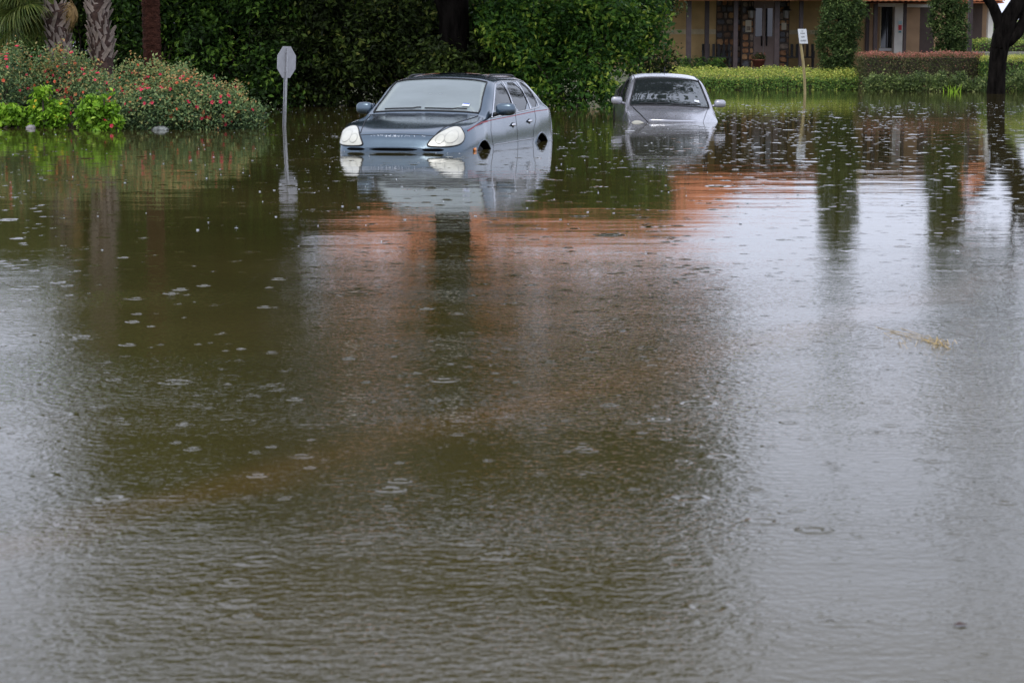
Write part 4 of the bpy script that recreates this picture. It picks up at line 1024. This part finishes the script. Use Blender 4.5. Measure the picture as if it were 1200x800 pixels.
for k in range(18):
    x = R.normal() * .17; y = R.normal() * .1; a = R.normal() * .14; h = R.uniform(.12, .3); g.add([(x - .02, y, -.05), (x + .02, y, -.05), (x + a + .005, y, h), (x + a - .005, y, h)], [(0, 1, 2, 3)])
me = g.mesh('blades', G['lime'], fix=False); at = me.attributes.new('rnd', 'FLOAT', 'FACE'); at.data.foreach_set('value', R.uniform(.3, .9, len(me.polygons))); link('blades', me, t)

# ------------------------------------------------------------------ rose bed
def flower_mesh(name, mat, r):
    g = MB()
    for k in range(5):
        a = 2 * PI * k / 5; c, s_ = math.cos(a), math.sin(a); c2, s2 = math.cos(a + .7), math.sin(a + .7); c3, s3 = math.cos(a - .7), math.sin(a - .7)
        g.add([(0, 0, 0), (r * .7 * c3, r * .7 * s3, r * .35), (r * c, r * s_, r * .3), (r * .7 * c2, r * .7 * s2, r * .35)], [(0, 1, 2, 3)])
    g.ell((0, 0, r * .25), (r * .35, r * .35, r * .35), 6, 4)
    return g.mesh(name, mat, True)
FM = {k: flower_mesh('flower', M[k], r) for k, r in (('petal', .036), ('petalo', .033), ('petaly', .038))}
def bloom(t, base, lobes, n, kinds, size=1.0, bias=(0, -.9, .6)):
    c, d = lobes_clumps(lobes, n, (1.0, 1.12), 0, .06, bias)
    for p, q in zip(c, d):
        f = link('flower', FM[random.choice(kinds)], t, tuple(p - np.array(base)))
        f.rotation_euler = Vector(tuple(q)).to_track_quat('Z', 'Y').to_euler(); f.scale = (R.uniform(.75, 1.3) * size,) * 3
rg_ = 'rose bushes in the flooded bed'
for px, pts, lab, nf in [
    (10, [(-60, 105, 50), (-25, 95, 40), (5, 98, 38), (30, 100, 36), (0, 128, 40), (38, 125, 34), (16, 82, 22), (-40, 130, 40), (20, 60, 6), (20, 63, 7), (48, 66, 7), (50, 70, 7)], 'grey green rose bush with red blooms at the left edge of the bed', 62),
    (85, [(62, 108, 34), (85, 100, 36), (108, 112, 32), (75, 128, 36), (108, 134, 30), (52, 100, 24), (122, 122, 22), (68, 62, 6), (69, 67, 6), (100, 72, 6), (85, 66, 5)], 'rose bush with orange tinted tips between the two palm trunks', 85),
    (180, [(140, 118, 26), (160, 108, 28), (185, 106, 30), (150, 134, 30), (180, 130, 34), (205, 112, 26), (160, 79, 6), (162, 84, 6), (185, 76, 6), (145, 86, 7)], 'rose bush with many pink red blooms under the red brown palm', 80),
    (250, [(215, 112, 26), (235, 120, 28), (258, 128, 26), (220, 136, 28), (250, 140, 24), (280, 138, 20), (213, 92, 10), (296, 134, 10), (214, 82, 5), (214, 87, 6), (248, 94, 6), (276, 108, 7), (303, 131, 6), (306, 135, 6)], 'rightmost rose bush, sloping down to the water near the road sign', 85)]:
    Y = 37.6 if px > 120 else 39.2; lb = []
    for x, y, r in pts:
        yy = Y + R.uniform(0, .7); w = W(x, y, yy); s = F / Y; lb.append((w[0], w[1], max(w[2], .02), r / s, r / s * .9, r / s * .85))
    base = (XP(px, Y), Y, 0)
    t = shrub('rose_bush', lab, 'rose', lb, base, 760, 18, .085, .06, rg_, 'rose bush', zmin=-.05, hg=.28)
    bloom(t, base, lb, nf, ['petal', 'petal', 'petalo'], 1.0, (0, -.8, .95))
lm = 'lime green plants at the front of the bed'
for px, pts, lab, kinds, nf in [
    (12, [(2, 136, 13), (14, 134, 11), (24, 138, 11), (-8, 134, 14), (5, 146, 11), (20, 146, 11)], 'lime green plant with one orange bloom at the left edge', ['petalo'], 2),
    (56, [(47, 125, 12), (50, 111, 9), (62, 130, 14), (40, 137, 12), (72, 128, 10), (58, 140, 14), (44, 145, 11), (62, 145, 13), (75, 142, 11)], 'lime green leafy plant with yellow blooms beside the grey stone', ['petaly'], 5),
    (116, [(108, 125, 12), (122, 117, 9), (100, 137, 12), (116, 138, 15), (132, 138, 11), (126, 128, 11), (104, 149, 11), (118, 150, 13), (134, 148, 11)], 'lime green leafy plant with a dark red bloom, right one of the bed', ['petal'], 2)]:
    Y = 38.45 if px < 100 else 37.0; s = F / Y; lb = []
    for x, y, r in pts:
        w = W(x, y, Y + R.uniform(-.1, .2)); q_ = r / s * .78; lb.append((w[0], w[1], max(w[2], .03), q_, q_, q_))
    base = (XP(px, Y), Y, 0)
    t = shrub('lime_plant', lab, 'lime', lb, base, 130, 9, .05, .105, lm, 'plant', aspect=.6, zmin=-.03)
    bloom(t, base, lb, nf, kinds, 1.0, (0, -1.5, .2))
def rock(name, label, px, py, w, h, mat, sub=.3):
    b = P(px, py); s = F / b[1]
    g = MB(); g.ell((0, 0, 0), (w / s / 2, w / s / 2.4, h / s), 14, 10, .8, .30)
    o_ = g.build(name, M[mat], None, True, loc=(b[0], b[1], 0)); tag(o_, label, 'rock')
rock('river_stone', 'smooth grey stone in the water below the lime plants', 36, 150.6, 12, 4, 'rockg')
rock('white_rock', 'white mottled rock at the water edge under the rose bushes', 188, 152.4, 20, 4.6, 'rockw')

# ------------------------------------------------------------------ palms
def frond_mesh(mat, n=38, L=.95, pet=.75, droop=.9):
    V = []; Q = []; 
    g = MB(); g.tube([(0, 0, 0), (pet * .5, 0, .12), (pet, 0, .1)], [.028, .02, .014], 5)
    for k in range(n):
        a = -2.1 + 4.2 * k / (n - 1); ln = L * (1 - .25 * abs(a) / 2.1) * R.uniform(.85, 1.1)
        d = np.array([math.cos(a), math.sin(a), 0]); p = np.array([pet + .02, 0, .1]); w = np.array([-d[1], d[0], .5]) * .016
        prev = None; pts = []
        for j in range(6):
            f = j / 5; pts.append(p + d * ln * (f - .28 * droop * f ** 2.4) + np.array([0, 0, .10 * f - droop * .75 * ln * f ** 2.3]))
        W_ = [1, 1.3, 1.1, .8, .45, .08]
        vv = [];
        for j in range(6): vv += [tuple(pts[j] - w * W_[j]), tuple(pts[j] + w * W_[j])]
        g.add(vv, [(2 * j, 2 * j + 1, 2 * j + 3, 2 * j + 2) for j in range(5)])
    me = g.mesh('frond', mat, fix=False); at = me.attributes.new('rnd', 'FLOAT', 'FACE'); at.data.foreach_set('value', np.clip(R.normal(.5, .22, len(me.polygons)), 0, 1)); return me
FR = frond_mesh(G['fern']); FRD = frond_mesh(G['dead'], 24, .8, .4, 1.5)
def boot_mesh():
    g = MB(); L, w, th = .24, .036, .016
    V = []
    for f, s_ in ((0, 1.25), (.35, 1.0), (.75, .75), (1, .35)):
        y = -.035 - .055 * f ** 1.5
        V += [(-w * s_, y, L * f), (w * s_, y, L * f), (w * s_ * .8, y + th, L * f), (-w * s_ * .8, y + th, L * f)]
    g.add(V, [(4 * i + k, 4 * i + (k + 1) % 4, 4 * i + 4 + (k + 1) % 4, 4 * i + 4 + k) for i in range(3) for k in range(4)] + [(12, 13, 14, 15), (3, 2, 1, 0)])
    return g.mesh('boot', M['boot'])
BOOT = boot_mesh()
def palm(label, px0, px1, pxt, Y, zc, rad, bootz, nf, name='fan_palm', core='palmcore', dead=None, flare=1.0, frsize=1.0, azi=None, droop=0.0):
    base = (XP((px0 + px1) / 2, Y), Y, 0); dx = XP(pxt, Y) - base[0]
    t = thing(name, label, 'palm tree', base, group='palms behind the rose bed')
    ax = lambda z: np.array([dx * max(0, z) / 2.0 if z < 2.5 else dx * 1.25, 0, z])
    g = MB(); zs = np.linspace(-.3, zc, int(zc / .045)); pts = []; rr = []
    for i, z in enumerate(zs): pts.append(tuple(ax(z))); rr.append(rad * (1.0 + .06 * math.sin(i * 2.1) + .03 * math.sin(i * .7)) * (1 + .12 * max(0, 1 - z / .8)))
    g.tube(pts, rr, 14); g.build('trunk', M[core], t, True)
    if bootz is not None:
        z = bootz[0]; k = 0; ztop = min(bootz[1], zc)
        while z < ztop:
            a = k * 2.399963; c = ax(z)
            b_ = link('boot', BOOT, t, (c[0] + (rad - .05) * math.sin(a) * .95, -(rad - .05) * math.cos(a) * .95, z))
            b_.rotation_euler = (0, random.choice((-1, 1)) * R.uniform(.35, .7), a); b_.scale = (R.uniform(.85, 1.25), R.uniform(.9, 1.4) * flare, R.uniform(.8, 1.15))
            z += .0145; k += 1
    top = ax(zc)
    for k in range(nf):
        a = k * 2.39996; el = 1.25 - (1.35 + droop) * k / nf
        if azi: a = R.uniform(*azi)
        f = link('frond', FR, t, tuple(top + np.array([0, 0, R.uniform(-.15, .15)]))); f.rotation_euler = (R.normal() * .25, -el, a + R.normal() * .15); f.scale = (R.uniform(.9, 1.2) * frsize,) * 3
    if dead:
        for px, py, a, el in dead:
            w = np.array(W(px, py, Y - .3)) - np.array(base); f = link('frond', FRD, t, tuple(w)); f.rotation_euler = (0, -el, a); f.scale = (.75, .28, .5); tag(f, 'dead straw coloured hanging frond')
palm('short fan palm with crisscross bark and a drooping crown at the top left', 67, 93, 66, 41.5, 2.25, .20, (.1, 2.2), 26, dead=[(76, -8, -.4, -1.05), (80, -4, -1.0, -1.15)], frsize=.95, azi=(1.9, 4.1), droop=.55)
palm('fan palm with grey crisscross bark above a brown fibrous foot', 114, 138, 116, 42.0, 4.6, .20, (1.15, 4.0), 30, flare=1.15, frsize=1.15)
palm('palm with a smooth red brown ringed trunk, tallest of the three', 168, 190, 178, 44.0, 6.2, .185, None, 32, core='redpalm', frsize=1.25)

# ------------------------------------------------------------------ floating debris
b = P(1102, 404); t = thing('straw_tuft', 'tuft of yellow straw floating on the water at right', 'debris', (b[0], b[1], 0))
g = MB()
for k in range(22):
    a = R.uniform(0, 2 * PI); L = R.uniform(.02, .06); x0 = R.normal() * .03; y0 = R.normal() * .10; h = R.uniform(.004, .028)
    g.tube([(x0, y0, -.002), (x0 + L * .5 * math.cos(a), y0 + L * math.sin(a), h), (x0 + L * math.cos(a), y0 + 2 * L * math.sin(a), R.uniform(-.004, .012))], .0010, 4)
for k in range(7):
    dx = R.uniform(-.22, .01); dy = R.uniform(.2, .9); x0 = R.normal() * .025; e = R.normal() * .03
    g.tube([(x0, 0, .003), (x0 + dx * .4 + e, dy * .5, R.uniform(.004, .014)), (x0 + dx, dy, -.004)], .0009, 4)
for k in range(6):
    x0 = R.uniform(-.20, -.07); y0 = R.uniform(-.15, .25); g.tube([(x0, y0, -.003), (x0 + R.normal() * .02, y0 + .1, .014), (x0 + R.normal() * .05, y0 + .2, -.003)], .0009, 4)
g.build('straw', M['straw'], t)
for px, py, lab in ((1125, 733, 'small dark drowned leaf floating low in the right foreground'),):
    b = P(px, py); g = MB(); g.add([(-.018, 0, .002), (0, -.012, .004), (.02, .002, .002), (0, .014, .006)], [(0, 1, 2, 3)])
    tag(g.build('floating_leaf', M['leafbrown'], None, loc=(b[0], b[1], .001)), lab, 'leaf')
